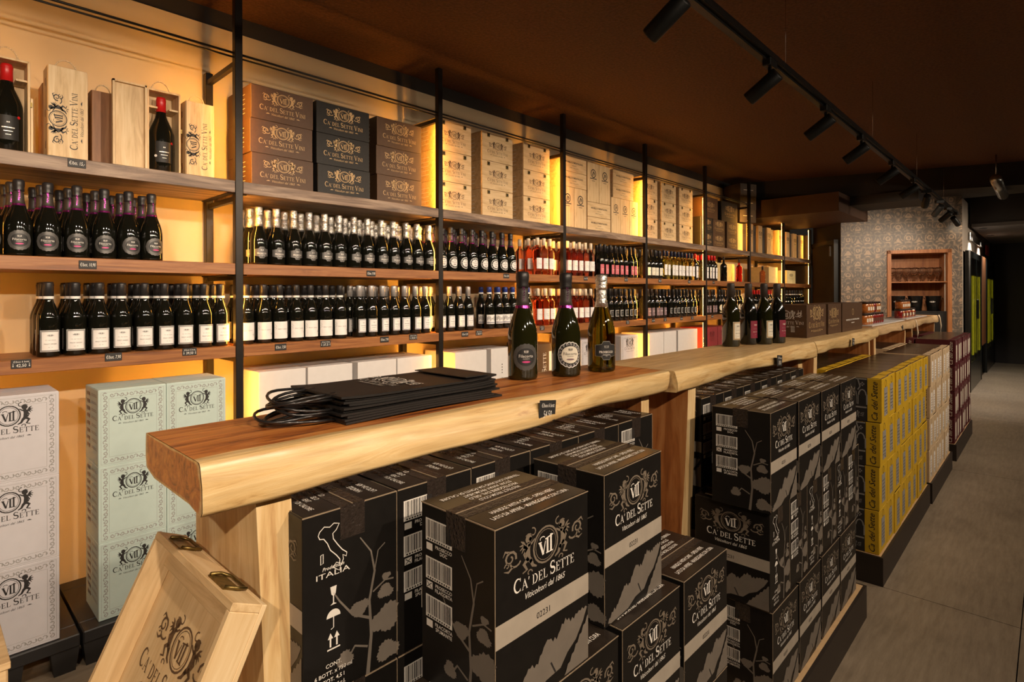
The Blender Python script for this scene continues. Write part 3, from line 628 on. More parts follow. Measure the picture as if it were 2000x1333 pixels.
def lab_rect(w_, h, bg, kind='lines', ink='ik', border=None):
    p = Print(); p.rect(-w_/2, -h/2, w_/2, h/2, bg, 0, 10)
    if border: p.frame(-w_/2+.002, -h/2+.002, w_/2-.002, h/2-.002, .0045, border, 1, 8); p.frame(-w_/2+.0015, -h/2+.0015, w_/2-.0015, h/2-.0015, .0006, ink, 2, 8)
    if kind == 'pinot':
        p.put(crest(ink, lite=True), 0, h*.26, .022, dl=1); p.text('Ca del Sette', 0, h*.02, .0045, 'ilg', 1, shear=.4, width=w_*.5); p.text('PINOT GRIGIO', 0, -h*.16, .0042, ink, 1, width=w_*.58); p.rect(-w_*.1, -h*.3, w_*.1, -h*.285, 'ilg', 1)
    if kind == 'wide':
        p.text('PINOT GRIGIO', 0, h*.02, .0065, 'ilg', 1, width=w_*.55)
        for k in range(7): p.disc(-w_*.43+(k % 3)*.003, h*(.32-.05*k), .0012, ink, 1, 6)
        p.stroke([(w_*.28, -h*.2), (w_*.36, -h*.14), (w_*.42, -h*.2)], .0012, ink, 1); p.disc(w_*.38, -h*.22, .002, ink, 1, 6); p.disc(w_*.33, -h*.08, .0012, ink, 1, 6)
    if kind == 'photo':
        for k in range(8): p.rect(-w_*.45+w_*.112*k, -h*.1+h*.1*math.sin(k*2.), -w_*.38+w_*.112*k, h*(.25+.1*math.sin(k*1.3)), 'ilg', 1)
        p.rect(-w_*.48, -h*.42, w_*.48, -h*.28, 'iblue', 1, 8)
    if kind == 'lines':
        p.put(crest(ink, lite=True, scrolls=False), 0, h*.22, .016, dl=1); p.rect(-w_*.28, -h*.02, w_*.28, h*.02, ink, 1, 3); p.rect(-w_*.2, -h*.16, w_*.2, -h*.135, ink, 1, 3); p.rect(-w_*.12, -h*.3, w_*.12, -h*.28, ink, 1, 3)
    if kind == 'bar': p.rect(-w_*.32, h*.05, w_*.32, h*.12, ink, 1, 3); p.rect(-w_*.1, -h*.35, w_*.1, -h*.3, ink, 1)
    if kind == 'frame': p.frame(-w_*.44, -h*.42, w_*.44, h*.42, .003, ink, 1, 6); p.rect(-w_*.14, h*.05, w_*.14, h*.15, ink, 1); p.rect(-w_*.2, -h*.15, w_*.2, -h*.09, ink, 1)
    return p
def prosecco_label(rich=False):
    p = Print(); w_, h = .037, .024
    def sh(k, mat, l):
        v = []; f = []; n = 14
        for i in range(n+1):
            x = -w_*k+2*w_*k*i/n; y = h*k*(1.25 if abs(x) < w_*.42*k else .72+.25*(1-abs(x)/w_/k)); v += [(x, -y), (x, y)]
        for i in range(n): f.append((2*i, 2*i+2, 2*i+3, 2*i+1))
        p.p.append((v, f, mat, l))
    sh(1.0, 'isil' if rich else 'isd', 0); sh(.955, 'idk' if rich else 'isd', 1)
    p.text('PROSECCO', 0, -.008, .0072, 'iw', 2, width=.046, bold=.02); p.rect(-.012, -.0145, .012, -.013, 'iw', 2, 2); p.rect(-.016, -.018, .016, -.0165, 'isil', 2, 2); p.put(crest('isil', lite=True, scrolls=False), 0, .012, .026, dl=2); return p
# kind: profile, glass, closure fn, label print, label z, radius
KINDS = {}
def kind(name, objname, prof, gl, clos, labs, n=18):
    KINDS[name] = (objname, prof, gl, clos, labs, n)
def champ_clos(body, knob, neckmark=None):
    def f(t, h, r, n):
        q = MB(); foil_champ(q, h, r, body, knob, n); child('foil', q, t)
        if neckmark:
            q = MB(); q.lathe([(r*.515, h*.66), (r*.475, h*.685)], neckmark, n, cap=False)
            p = Print()
            for k in range(7): p.stroke(spiral(0, k*.0072, .0018, .0032, 50*k, 50*k+260, 4), .0016, neckmark)
            p.cyl(q, r*.40, h*.715); child('foil_band', q, t)
    return f
def cap_clos(mat, z0=.77, ring=None, k=.43):
    def f(t, h, r, n): q = MB(); cap(q, h, r, mat, z0, k, n, ring); child('capsule', q, t)
    return f
CH, CR = .303, .0435
kind('filac_dark', 'sparkling_wine_bottle', (prof_champ, CH, CR), 'glk', champ_clos('cbt', 'cb', 'cpur'), [(ornate('idk', 'isd', 'iw', 'ipink'), .062)])
kind('filac_pale', 'sparkling_wine_bottle', (prof_champ, CH, CR), 'glk', champ_clos('cbt', 'cb', 'cpur'), [(ornate('iwl', 'iwl', 'ik', 'ipl'), .062)])
kind('silver', 'sparkling_wine_bottle', (prof_champ, .298, CR), 'glk', champ_clos('csil', 'csil'), [(prosecco_label(), .062)])
BH_, BR = .303, .0395
kind('pinot', 'wine_bottle', (prof_burg, BH_, BR), 'glk', cap_clos('cb', .77, 'iwl', .47), [(lab_rect(.070, .086, 'iwl', 'pinot', 'ik', 'ilg'), .064)])
kind('pinotwide', 'wine_bottle', (prof_burg, BH_, BR), 'glk', cap_clos('cb', .77, 'iwl', .47), [(lab_rect(.090, .088, 'iwl', 'wide'), .064)])
kind('silvercap', 'wine_bottle', (prof_burg, BH_, BR), 'glk', cap_clos('cgry', .78, None, .45), [(lab_rect(.060, .078, 'iwl', 'lines', 'ilg', 'iblue'), .066)])
kind('bluecap', 'wine_bottle', (prof_burg, BH_, BR), 'glk', cap_clos('cblu', .83, 'iwl', .45), [(lab_rect(.088, .066, 'iwl', 'photo'), .068)])
kind('rose', 'wine_bottle', (prof_bord, .295, .0365), 'glr', cap_clos('ccrm', .80, None, .44), [(lab_rect(.072, .085, 'iwl', 'lines', 'ilg'), .090)], 16)
kind('redlabel', 'wine_bottle', (prof_burg, .300, .038), 'glk', cap_clos('cb', .77), [(lab_rect(.055, .085, 'irr', 'lines', 'icr'), .072)], 14)
kind('whitelabel', 'wine_bottle', (prof_burg, .300, .038), 'glk', cap_clos('cb', .74), [(lab_rect(.068, .080, 'icr', 'bar', 'ilg'), .075)], 14)
kind('whitewine', 'wine_bottle', (prof_bord, .305, .037), 'glw', cap_clos('cnav', .80), [(lab_rect(.060, .11, 'iwl', 'lines', 'ilg'), .10)], 16)
kind('redcap', 'wine_bottle', (prof_bord, .305, .037), 'glk', cap_clos('cred', .80), [(lab_rect(.05, .13, 'iwl', 'bar', 'ilg'), .095)], 14)
kind('plum', 'wine_bottle', (prof_burg, .300, .038), 'glk', cap_clos('cb', .77), [(lab_rect(.062, .080, 'ipl', 'bar', 'iw'), .068)], 14)
kind('framed', 'wine_bottle', (prof_burg, .300, .038), 'glk', cap_clos('cb', .77), [(lab_rect(.058, .066, 'idk', 'frame', 'iw'), .070)], 14)
rp = Print(); oval(rp, .031, .038, 'icl', 0, 12); oval(rp, .02, .026, 'icr', 1, 8)
kind('roundlab', 'wine_bottle', (prof_burg, .300, .038), 'glk', cap_clos('cb', .77), [(rp, .080), (lab_rect(.05, .012, 'icl', 'x'), .025)], 14)
kind('redcap2', 'wine_bottle', (prof_burg, .300, .038), 'glk', cap_clos('cred', .80), [(lab_rect(.06, .075, 'icr', 'lines'), .068)], 14)
kind('darkwhite', 'wine_bottle', (prof_bord, .300, .038), 'glk', cap_clos('cb', .77, 'iwl'), [(lab_rect(.05, .012, 'iwl', 'x'), .13), (lab_rect(.05, .05, 'iblue', 'bar', 'iw'), .05)], 14)
kind('liqueur_black', 'liqueur_bottle', (prof_slim, .31, .040), 'glk', cap_clos('cb', .80, 'icr', .30), [(lab_rect(.02, .02, 'ibr', 'x'), .12)], 16)
kind('liqueur_red', 'liqueur_bottle', (prof_slim, .30, .038), 'glred', cap_clos('cbt', .80, 'icr', .30), [(lab_rect(.02, .012, 'icr', 'x'), .10)], 16)
kind('liqueur_rose', 'liqueur_bottle', (prof_slim, .235, .038), 'glr', cap_clos('cb', .78, None, .34), [(lab_rect(.02, .012, 'ibr', 'x'), .05)], 16)
# counter bottles, finer
kind('c_filac_dark', 'sparkling_wine_bottle', (prof_champ, .318, .0445), 'gld', champ_clos('cbt', 'cb', 'cpur'), [(ornate('idk', 'isd', 'iw', 'ipink', rich=True), .068)], 40)
kind('c_filac_pale', 'sparkling_wine_bottle', (prof_champ, .316, .0445), 'gld', champ_clos('cbt', 'cb', 'cpur'), [(ornate('icr', 'iwl', 'ik', 'ipl', rich=True), .068)], 40)
kind('c_silver', 'sparkling_wine_bottle', (prof_champ, .314, .0445), 'glg', champ_clos('csil', 'csil'), [(prosecco_label(True), .070)], 40)
kind('c_cream', 'wine_bottle', (prof_burg, .303, .0400), 'gld', cap_clos('cbt', .77, None, .44), [(lab_rect(.056, .085, 'icr', 'pinot', 'ik', 'igold'), .075)], 28)
kind('c_burg', 'wine_bottle', (prof_burg, .303, .0400), 'glk', cap_clos('cbt', .77, None, .44), [(lab_rect(.056, .085, 'imr', 'pinot', 'icr'), .075)], 28)
kind('gift', 'wine_bottle', (prof_burg, .350, .0495), 'glk', cap_clos('cred', .80, None, .40), [(lab_rect(.070, .095, 'kgrey', 'lines', 'isil'), .090)], 28)
def bottle(k, loc, rz, label, group=None):
    on, (pf, h, r), gl, clos, labs, n = KINDS[k]
    def bld():
        t = obj(on, MB().lathe(pf(h, r), gl, n)); clos(t, h, r, n)
        for p, z in labs:
            a_ = Print(); a_.p = [e for e in p.p if e[3] == 0]; c_ = Print(); c_.p = [e for e in p.p if e[3] > 0]
            q = MB(); a_.cyl(q, r, z); lb = child('label', q, t)
            if c_.p: q = MB(); c_.cyl(q, r, z); child('label_print', q, lb)
        if k == 'gift': p = Print(); p.disc(.034, .045, .006, 'cred', 3, 10); p.disc(-.034, -.02, .006, 'iw', 3, 10); q = MB(); p.cyl(q, r, .09); child('seal', q, t)
        tag(t, 'x', 'bottle'); return t
    return spawn('b_'+k, bld, loc, rz, label, group, 'bottle')
NB = {'sp': 0}
def rows(k, xs, shelf, bay, desc, nrow=3, dy=.090, dx=.0, rowdx=None, group=None, y0=2.955):
    """one block of alike bottles: rows front to back, every bottle labelled by row and place"""
    z = ZM if shelf == 'middle' else ZL
    rn = ['front row', 'second row', 'third row', 'rear row']
    for j in range(nrow):
        xx = xs if j == 0 else [x+(rowdx or 0)*j for x in xs]
        for i, x in enumerate(xx):
            pos = f'{ordw[i]} from left' if len(xx) > 1 else 'alone'
            bottle(k, (x+random.uniform(-.003, .003), y0+j*dy+random.uniform(-.004, .004), z+.0005), random.uniform(-.15, .15),
                   f'{desc}, {pos}, {rn[j]}, {shelf} shelf, {bay}', group or f'{desc} bottles')
cv = lambda k, n, x0, s: [x0+s*i for i in range(n)]
rows('filac_dark', [.207, .299, .389, .481, .577, .667, .752], 'middle', bayn[0], 'purple-foiled sparkling bottle', 3, rowdx=-.014)
rows('silver', [1.232+.0915*i for i in range(13)], 'middle', bayn[1], 'silver-foiled sparkling bottle', 3, rowdx=-.006)
rows('filac_pale', [2.43, 2.522, 2.614, 2.71, 2.809, 2.911, 3.015, 3.108], 'middle', bayn[2], 'pale-oval-labelled sparkling bottle', 3, rowdx=0)
rows('rose', [3.41, 3.49, 3.568], 'middle', bayn[2], 'pink wine bottle', 3, rowdx=-.004)
rows('rose', [3.725+.081*i for i in range(6)], 'middle', bayn[3], 'pink wine bottle', 3)
rows('redlabel', [4.27+.083*i for i in range(8)], 'middle', bayn[3], 'dark red-labelled bottle', 2)
rows('whitelabel', [5.02+.08*i for i in range(5)], 'middle', bayn[4], 'dark white-labelled bottle', 2)
rows('whitewine', [5.435+.08*i for i in range(9)], 'middle', bayn[4], 'pale yellow wine bottle', 2)
rows('redcap', [6.155], 'middle', bayn[4], 'red-capped bottle', 3)
rows('redcap', [6.345+.079*i for i in range(5)], 'middle', bayn[5], 'red-capped bottle', 2)
bottle('liqueur_black', (6.95, 2.96, ZM), 0, 'lone black square-shouldered bottle on the middle shelf, sixth bay')
bottle('liqueur_red', (7.43, 2.96, ZM), 0, 'lone ruby red liqueur bottle on the middle shelf, sixth bay')
bottle('liqueur_rose', (8.26, 2.96, ZM), 0, 'short pink liqueur bottle beside yellow box, middle shelf, seventh bay')
# low shelf
bottle('pinot', (.145, 2.955, ZL), .1, 'black-capped white-labelled bottle cut off by the left picture edge, low shelf', 'black-capped white square label bottles')
rows('pinot', [.389, .473, .557, .640, .722, .804, .887, .968, 1.048], 'low', bayn[0], 'black-capped square-labelled bottle', 3, rowdx=-.002)
rows('pinotwide', [1.165+.087*i for i in range(7)], 'low', bayn[1], 'black-capped wide-labelled bottle', 3, rowdx=.006)
rows('silvercap', [1.815+.0805*i for i in range(7)], 'low', bayn[1], 'silver-capped bottle', 3, rowdx=-.005)
rows('silvercap', [2.425+.084*i for i in range(4)], 'low', bayn[2], 'silver-capped bottle', 3, rowdx=-.012)
rows('bluecap', [2.885+.0815*i for i in range(6)], 'low', bayn[2], 'blue-capped picture-labelled bottle', 2)
rows('rose', [3.42, 3.50, 3.58], 'low', bayn[2], 'pink wine bottle', 3)
rows('rose', [3.725+.081*i for i in range(6)], 'low', bayn[3], 'pink wine bottle', 3)
rows('framed', [4.26+.083*i for i in range(8)], 'low', bayn[3], 'dark frame-labelled bottle', 2)
rows('plum', [5.02+.08*i for i in range(6)], 'low', bayn[4], 'dark plum-labelled bottle', 2)
rows('framed', [5.55+.081*i for i in range(8)], 'low', bayn[4], 'dark frame-labelled bottle', 2)
rows('plum', [6.345+.08*i for i in range(5)], 'low', bayn[5], 'dark plum-labelled bottle', 2)
rows('roundlab', [6.79+.082*i for i in range(9)], 'low', bayn[5], 'dark bottle with round cream label', 1)
rows('redcap2', [7.66+.09*i for i in range(11)], 'low', bayn[6], 'red-capped dark bottle', 1)
rows('darkwhite', [9.0+.12*i for i in range(9)], 'low', bayn[7], 'dark white-necked bottle', 1)

# ================================================================ TOP SHELF GOODS
G_gold = logo('igold'); G_goldl = logo('igold', lite=True); G_brown = logo('ibr', lite=True); G_blk = logo('ik')
def on(w_, h, lg, cx_=.5, cy_=.5, s_=.78): p = Print(); p.put(lg, w_*cx_, h*cy_, w_*s_); return p
def lines_print(w_, h):
    p = Print()
    for k in range(5): p.rect(w_*.25, h*(.2+.14*k), w_*.75, h*(.22+.14*k), 'iw')
    return p
zt = ZT+.0005
# second bay: three columns of gift cartons
cols = [(1.36, .335, 'kbr', 'brown', G_gold), (1.719, .335, 'kgrey', 'black', G_gold), (2.10, .335, 'kbr', 'brown', G_gold)]
tn = ['bottom', 'middle', 'top']
for ci, (x, w_, mt, cn, lg) in enumerate(cols):
    for k in range(3):
        spawn(f'gc_{mt}', plain_carton('', w_, .30, .172, mt, [('front', on(w_, .172, lg, .5, .49, .74)), ('left', lines_print(.30, .172))]), (x+random.uniform(-.004, .004), 2.95+.15, zt+k*.1745), random.uniform(-.012, .012),
              f'{cn} gold-printed wine carton, {tn[k]} of the {("left", "centre", "right")[ci]} stack, top shelf, second bay', 'gold-printed cartons on the top shelf')
# third bay: crates
cw, cd, chh = .318, .30, .2065
for ci, x in enumerate((2.553, 2.975, 3.412)):
    for k in range(3):
        spawn('crate_big', wood_crate(cw, cd, chh, [('front', on(cw, chh, G_brown, .5, .42, .66)), ('left', lines_print(cd, chh))]), (x, 2.955+cd/2, zt+k*chh), random.uniform(-.008, .008),
              f'pine wine crate with two clasps, {tn[k]} of the {("left", "centre", "right")[ci]} stack, top shelf, third bay', 'clasped pine crates')
# fourth bay
def brun(w_, h): p = Print(); p.text('BRUNELLO DI MONTALCINO', w_*.5, h*.55, h*.11, 'ik', width=w_*.7, bold=.02); p.text('PODERE', w_*.5, h*.38, h*.05, 'ik', width=w_*.16); p.text('IMBOTTIGLIATO', w_*.5, h*.22, h*.06, 'ik', width=w_*.34); return p
def roundmark(w_, h, cy_=.72): p = Print(); p.stroke(arc(w_/2, h*cy_, w_*.2, w_*.2, 0, 360, 14), w_*.05, 'ik'); p.stroke([(w_*.42, h*cy_-w_*.12), (w_*.5, h*cy_+w_*.12), (w_*.56, h*cy_-w_*.02)], w_*.06, 'ik'); p.stroke(arc(w_*.52, h*cy_, w_*.08, w_*.08, -90, 90, 5), w_*.04, 'ik'); p.rect(w_*.22, h*(cy_-.14), w_*.78, h*(cy_-.118), 'ik'); p.rect(w_*.36, h*(cy_-.19), w_*.64, h*(cy_-.178), 'ik'); return p
lw, lh, uw, uh = .355, .13, .175, .352
def lying(x, z, lab): spawn('crate_lying', wood_crate(lw, .3, lh, [('front', brun(lw, lh))], clasps=False), (x, 3.10, z), 0, lab, 'flat pine boxes, fourth bay')
def upright(x, z, lab, key='crate_up', w_=uw, h=uh): spawn(key, wood_crate(w_, .3, h, [('front', roundmark(w_, h))], 'v', clasps=False), (x, 3.10, z), 0, lab, 'upright pine boxes')
upright(3.80, zt, 'upright pine box with round stamp, far left at the bottom, fourth bay top shelf'); upright(3.978, zt, 'upright pine box with round stamp, second at the bottom, fourth bay top shelf')
lying(3.89, zt+uh, 'flat pine box on the two left upright boxes, lower one, fourth bay'); lying(3.89, zt+uh+lh, 'flat pine box on the two left upright boxes, topmost, fourth bay')
lying(4.26, zt, 'flat pine box, lower one beneath the centre upright boxes, fourth bay'); lying(4.26, zt+lh, 'flat pine box, upper one beneath the centre upright boxes, fourth bay')
upright(4.17, zt+2*lh, 'left upright pine box standing on the centre flat boxes, fourth bay'); upright(4.348, zt+2*lh, 'right upright pine box standing on the centre flat boxes, fourth bay')
for k, x in enumerate((4.53, 4.686, 4.842)): upright(x, zt, f'slim upright pine box, {("left", "centre", "right")[k]} one of three at the right, fourth bay', 'crate_up2', .154, .345)
lying(4.66, zt+.345, 'flat pine box on the three right upright boxes, lower one, fourth bay'); lying(4.66, zt+.345+lh, 'flat pine box on the three right upright boxes, topmost, fourth bay')
# fifth bay
for ci, x in enumerate((5.15, 5.55, 5.945)):
    for k in range(3):
        cp_ = spawn('crate_big', None, (x, 2.955+cd/2, zt+k*chh), random.uniform(-.008, .008), f'pine wine crate with two clasps, {tn[k]} of the {("left", "centre", "right")[ci]} stack, top shelf, fifth bay', 'clasped pine crates')
# sixth bay cartons
w6 = .33
for x, z, mt, cn, lab in ((6.46, 0, 'kgrey', 'black', 'black carton at the bottom left, sixth bay top shelf'), (6.46, 1, 'kgrey', 'black', 'black carton second up at the left, sixth bay top shelf'), (6.80, 0, 'kbr', 'brown', 'brown carton bottom centre, sixth bay top shelf'),
                        (6.80, 1, 'kbr', 'brown', 'brown carton second up in the centre, sixth bay top shelf'), (7.20, 0, 'kbr', 'brown', 'brown carton bottom right, sixth bay top shelf'), (7.20, 1, 'kbr', 'brown', 'brown carton second up at the right, sixth bay top shelf')):
    spawn(f'c6_{mt}', plain_carton('', w6, .3, .172, mt, [('front', on(w6, .172, G_goldl, .5, .49, .74))]), (x, 3.10, zt+z*.174), 0, lab, 'gold-printed cartons, sixth bay')
spawn('c6t_kbr', plain_carton('', .40, .3, .245, 'kbr', [('front', on(.40, .245, G_goldl, .5, .5, .6))]), (6.56, 3.10, zt+.348), 0, 'larger brown carton on the top left of the sixth bay', 'gold-printed cartons, sixth bay')
spawn('c6t_kgrey', plain_carton('', .48, .3, .245, 'kgrey', [('front', on(.48, .245, G_goldl, .5, .5, .62))]), (7.12, 3.10, zt+.348), 0, 'larger black gold-printed carton on the top right of the sixth bay', 'gold-printed cartons, sixth bay')
spawn('c6w', wood_crate(.20, .3, .37, [], 'v', False), (7.475, 3.12, zt), 0, 'tall plain pine crate at the right end of the sixth bay')
for k in range(3):
    spawn('grey_flat', plain_carton('', .29, .30, .172, 'kgrey2', [('front', Print().rect(.06, .085, .23, .093, 'iw'))]), (7.80+.01*k, 3.10, zt+.403+k*.174), .0-.4, f'grey carton with white tape line, {tn[k]} of the stack under the dropped ceiling', 'grey cartons under the dropped ceiling')
# seventh and eighth bays: slim presentation boxes
def slim(w_, h):
    p = Print(); p.put(crest('ik', lite=True, scrolls=False), w_/2, h*.72, w_*1.2); p.rect(w_*.2, h*.58, w_*.8, h*.59, 'ik'); p.rect(w_*.3, h*.55, w_*.7, h*.557, 'ik'); return p
k7 = 0
for bi, xs_ in ((6, (7.70, 7.87, 8.04, 8.21, 8.38, 8.55, 8.72)), (7, (9.02, 9.19, 9.36, 9.53, 9.70, 9.87, 10.04))):
    for k, x in enumerate(xs_):
        dark = k % 2 == 0 if bi == 6 else k % 2 == 1
        spawn('slim_d' if dark else 'slim_w', wood_crate(.15, .28, .385, [('front', slim(.15, .385))], 'v', False, mat='kgrey2') if dark else wood_crate(.15, .28, .40, [('front', slim(.15, .40))], 'v', False), (x, 3.11 if not dark else 3.14, zt), 0,
              f'slim upright {"grey" if dark else "pine"} wine box, {ordw[k]} from left, top shelf, {bayn[bi]}', 'slim upright wine boxes')
spawn('ybox', plain_carton('', .36, .26, .235, 'kyb'), (8.66, 3.08, ZM), 0, 'plain pale yellow carton lit by the light strip, middle shelf, seventh bay')
spawn('lbox', plain_carton('', .40, .22, .20, 'kyb', [('front', on(.40, .20, G_brown, .5, .5, .5))]), (9.32, 3.02, ZM), 0, 'cream gift box with dark crest on the middle shelf, eighth bay')
t = tag(obj('box_lid', MB().cbox(-.2, .2, -.01, .01, 0, .21, 'kyb', .001)), 'open cream lid leaning behind the crested gift box, eighth bay', 'lid'); t.location = (9.36, 3.17, ZM+.07); t.rotation_euler = (-.25, .05, 0)
# dark insert boxes behind the lone bottles
t = spawn('bbox', plain_carton('', .62, .18, .24, 'kyb'), (7.25, 3.16, ZM), 0, 'plain cream carton behind the black and ruby bottles, sixth bay')

# leftmost bay, top shelf: wooden gift boxes
def giftbox(x, w_, h, lab, mat='pine', printed=True, d_=.11, y=2.99, rope=True):
    t = obj('wooden_gift_box', MB().cbox(-w_/2, w_/2, -d_/2+.007, d_/2, 0, h, mat, .0015)); t.location = (x, y, zt); tag(t, lab, 'box', 'wooden bottle boxes')
    child('sliding_lid', MB().cbox(-w_/2+.0015, w_/2-.0015, -d_/2, -d_/2+.0075, .001, h-.001, mat, .0012), t)
    if printed:
        p = Print(); p.put(G_blk, w_*.5, h*.43, h*.62, rot=PI/2); q = MB(); p.plane(q, *face(w_, d_, h, 'front')); child('print', q, t)
    for k in range(3): child('finger_joint', MB().box(-w_/2-.0008, -w_/2+.001, -.008, .006, h*(.12+.34*k), h*(.20+.34*k), 'pined'), t)
    if rope: child('rope_handle', MB().tube([(w_*.28*math.cos(a), 0, h+.045*math.sin(a)) for a in [PI*i/10 for i in range(11)]], .0028, 'rope', 6), t)
    return t
def openbox(x, w_, h, lab, lid_left):
    d_ = .11; th = .008; t = obj('open_gift_box', MB().cbox(-w_/2, w_/2, d_/2-th, d_/2, 0, h, 'pine', .001)); t.location = (x, 3.0, zt); tag(t, lab, 'box', 'wooden bottle boxes')
    for sx in (-1, 1): child('side_board', MB().cbox(sx*w_/2-th/2 if sx > 0 else -w_/2-th/2, sx*w_/2+th/2 if sx > 0 else -w_/2+th/2, -d_/2, d_/2-th, 0, h, 'pine', .001), t)
    child('top_board', MB().cbox(-w_/2, w_/2, -d_/2, d_/2-th, h-th, h, 'pine', .001), t); child('bottom_board', MB().cbox(-w_/2, w_/2, -d_/2, d_/2-th, 0, th, 'pine', .001), t)
    q = MB(); q.box(-w_/2+th/2, -.024, -d_/2+.01, d_/2-th, h*.78, h*.80, 'pine').box(.024, w_/2-th/2, -d_/2+.01, d_/2-th, h*.78, h*.80, 'pine').box(-.024, .024, .02, d_/2-th, h*.78, h*.80, 'pine'); child('neck_shelf', q, t)
    child('rope_handle', MB().tube([(w_*.3*math.cos(a), 0, h+.055*math.sin(a)) for a in [PI*i/10 for i in range(11)]], .0028, 'rope', 6), t)
    child('clasp', MB().box(w_/2+.004, w_/2+.010, -d_/2, -d_/2+.02, h*.52, h*.57, 'brass'), t)
    if lid_left:
        l = MB().cbox(-w_/2-.008-w_, -w_/2-.008, -d_/2, -d_/2+.008, 0, h, 'pine', .001)
        l.box(-w_/2-.008-w_, -w_/2-w_, -d_/2-.018, -d_/2, 0, h, 'pine').box(-w_/2-.016, -w_/2-.008, -d_/2-.018, -d_/2, 0, h, 'pine').box(-w_/2-.008-w_, -w_/2-.008, -d_/2-.018, -d_/2, h-.008, h, 'pine'); child('open_lid', l, t)
    else: child('side_lid', MB().cbox(w_/2+.006, w_/2+.014, -d_/2+.01, d_/2, 0, h*.62, 'pine', .001), t)
    bt = bottle('gift', (x, 2.992, zt+.0085), .0, 'dark bottle with red wax capsule inside '+('the open box with its lid swung left' if lid_left else 'the leftmost open box'), 'gift bottles')
openbox(.265, .125, .372, 'open wooden gift box holding a bottle at the left picture edge', False)
giftbox(.450, .133, .378, 'closed pale pine gift box, vertical print, between the two open boxes', y=2.985)
giftbox(.445, .12, .34, 'brown pine box standing right behind the closed printed box', 'pined', False, y=3.13)
giftbox(.60, .105, .345, 'brown stained box standing behind the open lid', 'pined', False, y=3.10)
openbox(.802, .128, .378, 'open wooden gift box with lid swung open to the left', True)
giftbox(.955, .125, .36, 'closed pine gift box, vertical print, nearest the second shelving frame', y=3.0)

# ================================================================ LOW CARTONS BY THE WALL
# pallets
def pallet(x0, x1, lab):
    y0, y1 = 2.735, 3.27; t = obj('black_pallet', MB().cbox(x0, x1, y0, y0+.09, .095, .143, 'pallet', .004)); tag(t, lab, 'pallet', 'black plastic pallets')
    child('rear_rail', MB().cbox(x0, x1, y1-.09, y1, .095, .143, 'pallet', .004), t)
    for xx in (x0, (x0+x1)/2-.045, x1-.09):
        child('runner', MB().cbox(xx, xx+.09, y0+.09, y1-.09, .11, .143, 'pallet', .003), t)
        for yy in (y0+.005, (y0+y1)/2-.045, y1-.095):
            q = MB(); q.add([(xx+.012, yy+.012, 0), (xx+.078, yy+.012, 0), (xx+.078, yy+.078, 0), (xx+.012, yy+.078, 0), (xx, yy, .1), (xx+.09, yy, .1), (xx+.09, yy+.09, .1), (xx, yy+.09, .1)], [(0, 1, 2, 3), (4, 5, 6, 7), (0, 1, 5, 4), (1, 2, 6, 5), (2, 3, 7, 6), (3, 0, 4, 7)], 'pallet'); child('foot', q, t)
    n = int((x1-x0-.27)/.03)
    for k in range(n):
        xx = x0+.09+(x1-x0-.18)*(k+.5)/n
        if abs(xx-(x0+x1)/2) > .05: child('deck_slat', MB().box(xx-.006, xx+.006, y0+.09, y1-.09, .12, .141, 'pallet'), t)
pallet(.03, .452, 'black plastic pallet under the white printed cartons'); pallet(.462, 1.08, 'black plastic pallet under the pale green cartons')
pallet(1.14, 2.34, 'black plastic pallet under the plain white cartons of the second bay'); pallet(2.39, 3.64, 'black plastic pallet below the third bay'); pallet(3.68, 4.93, 'black plastic pallet below the fourth bay'); pallet(4.97, 6.25, 'black plastic pallet below the fifth bay'); pallet(6.30, 7.56, 'black plastic pallet below the sixth bay')
def border(w_, h, mat='ilg', bw=.026):
    p = Print(); m_ = .010
    def run(x0, y0, dx, dy, L):
        n = max(2, int(round(L/.032))); st = L/n
        for k in range(n):
            cx_ = x0+dx*(k+.5)*st; cy_ = y0+dy*(k+.5)*st; a = math.degrees(math.atan2(dy, dx)); fl = 1 if k % 2 else -1
            p.stroke(spiral(cx_-dx*.006, cy_-dy*.006, .009, .002, a+180*(k % 2), a+180*(k % 2)+fl*400, 8), .0032, mat)
            p.stroke(arc(cx_+dx*.008, cy_+dy*.008, .007, .007, a-150*fl, a+60*fl, 4), .0028, mat); p.disc(cx_+dx*.014, cy_+dy*.014, .0034, mat, n=5)
    run(m_+bw, m_+bw/2, 1, 0, w_-2*m_-2*bw); run(m_+bw, h-m_-bw/2, 1, 0, w_-2*m_-2*bw); run(m_+bw/2, m_, 0, 1, h-2*m_); run(w_-m_-bw/2, m_, 0, 1, h-2*m_)
    for o_ in (m_-.001, m_+bw): p.frame(o_, o_, w_-o_, h-o_, .0008, mat)
    return p
L_plain = logo('ik', vini=False, scrolls=False)
def bordered(w_, h): p = border(w_, h); p.put(L_plain, w_/2, h*.66, w_*.60); return p
def sidebars(w_, h):
    p = Print()
    for k in range(8): p.put(barcode(w_*.12, h*(.88-.1*k), w_*.3, h*.06)); p.rect(w_*.5, h*(.90-.1*k), w_*.9, h*(.91-.1*k), 'ilg'); p.rect(w_*.5, h*(.92-.1*k), w_*.85, h*(.93-.1*k), 'ilg')
    return p
def sidecaps(w_, h): p = Print(); p.put(caps("^CA' DEL ^SETTE", 'ik'), w_*.6, h*.12, h*.09, rot=PI/2); return p
tiers = ['bottom', 'middle', 'top']
gw, gd, gh = .2415, .235, .3085
for ci, x in enumerate((.638, .881)):
    for k in range(3):
        pr = [('front', bordered(gw, gh)), ('left', sidebars(gd, gh) if 1 else None)]
        spawn('mint', plain_carton('', gw, gd, gh, 'kmint', pr), (x, 2.77+gd/2, .1445+k*gh), 0, f'pale green bordered carton, {tiers[k]} of the {("left", "right")[ci]} column below the leftmost bay', 'pale green bordered cartons')
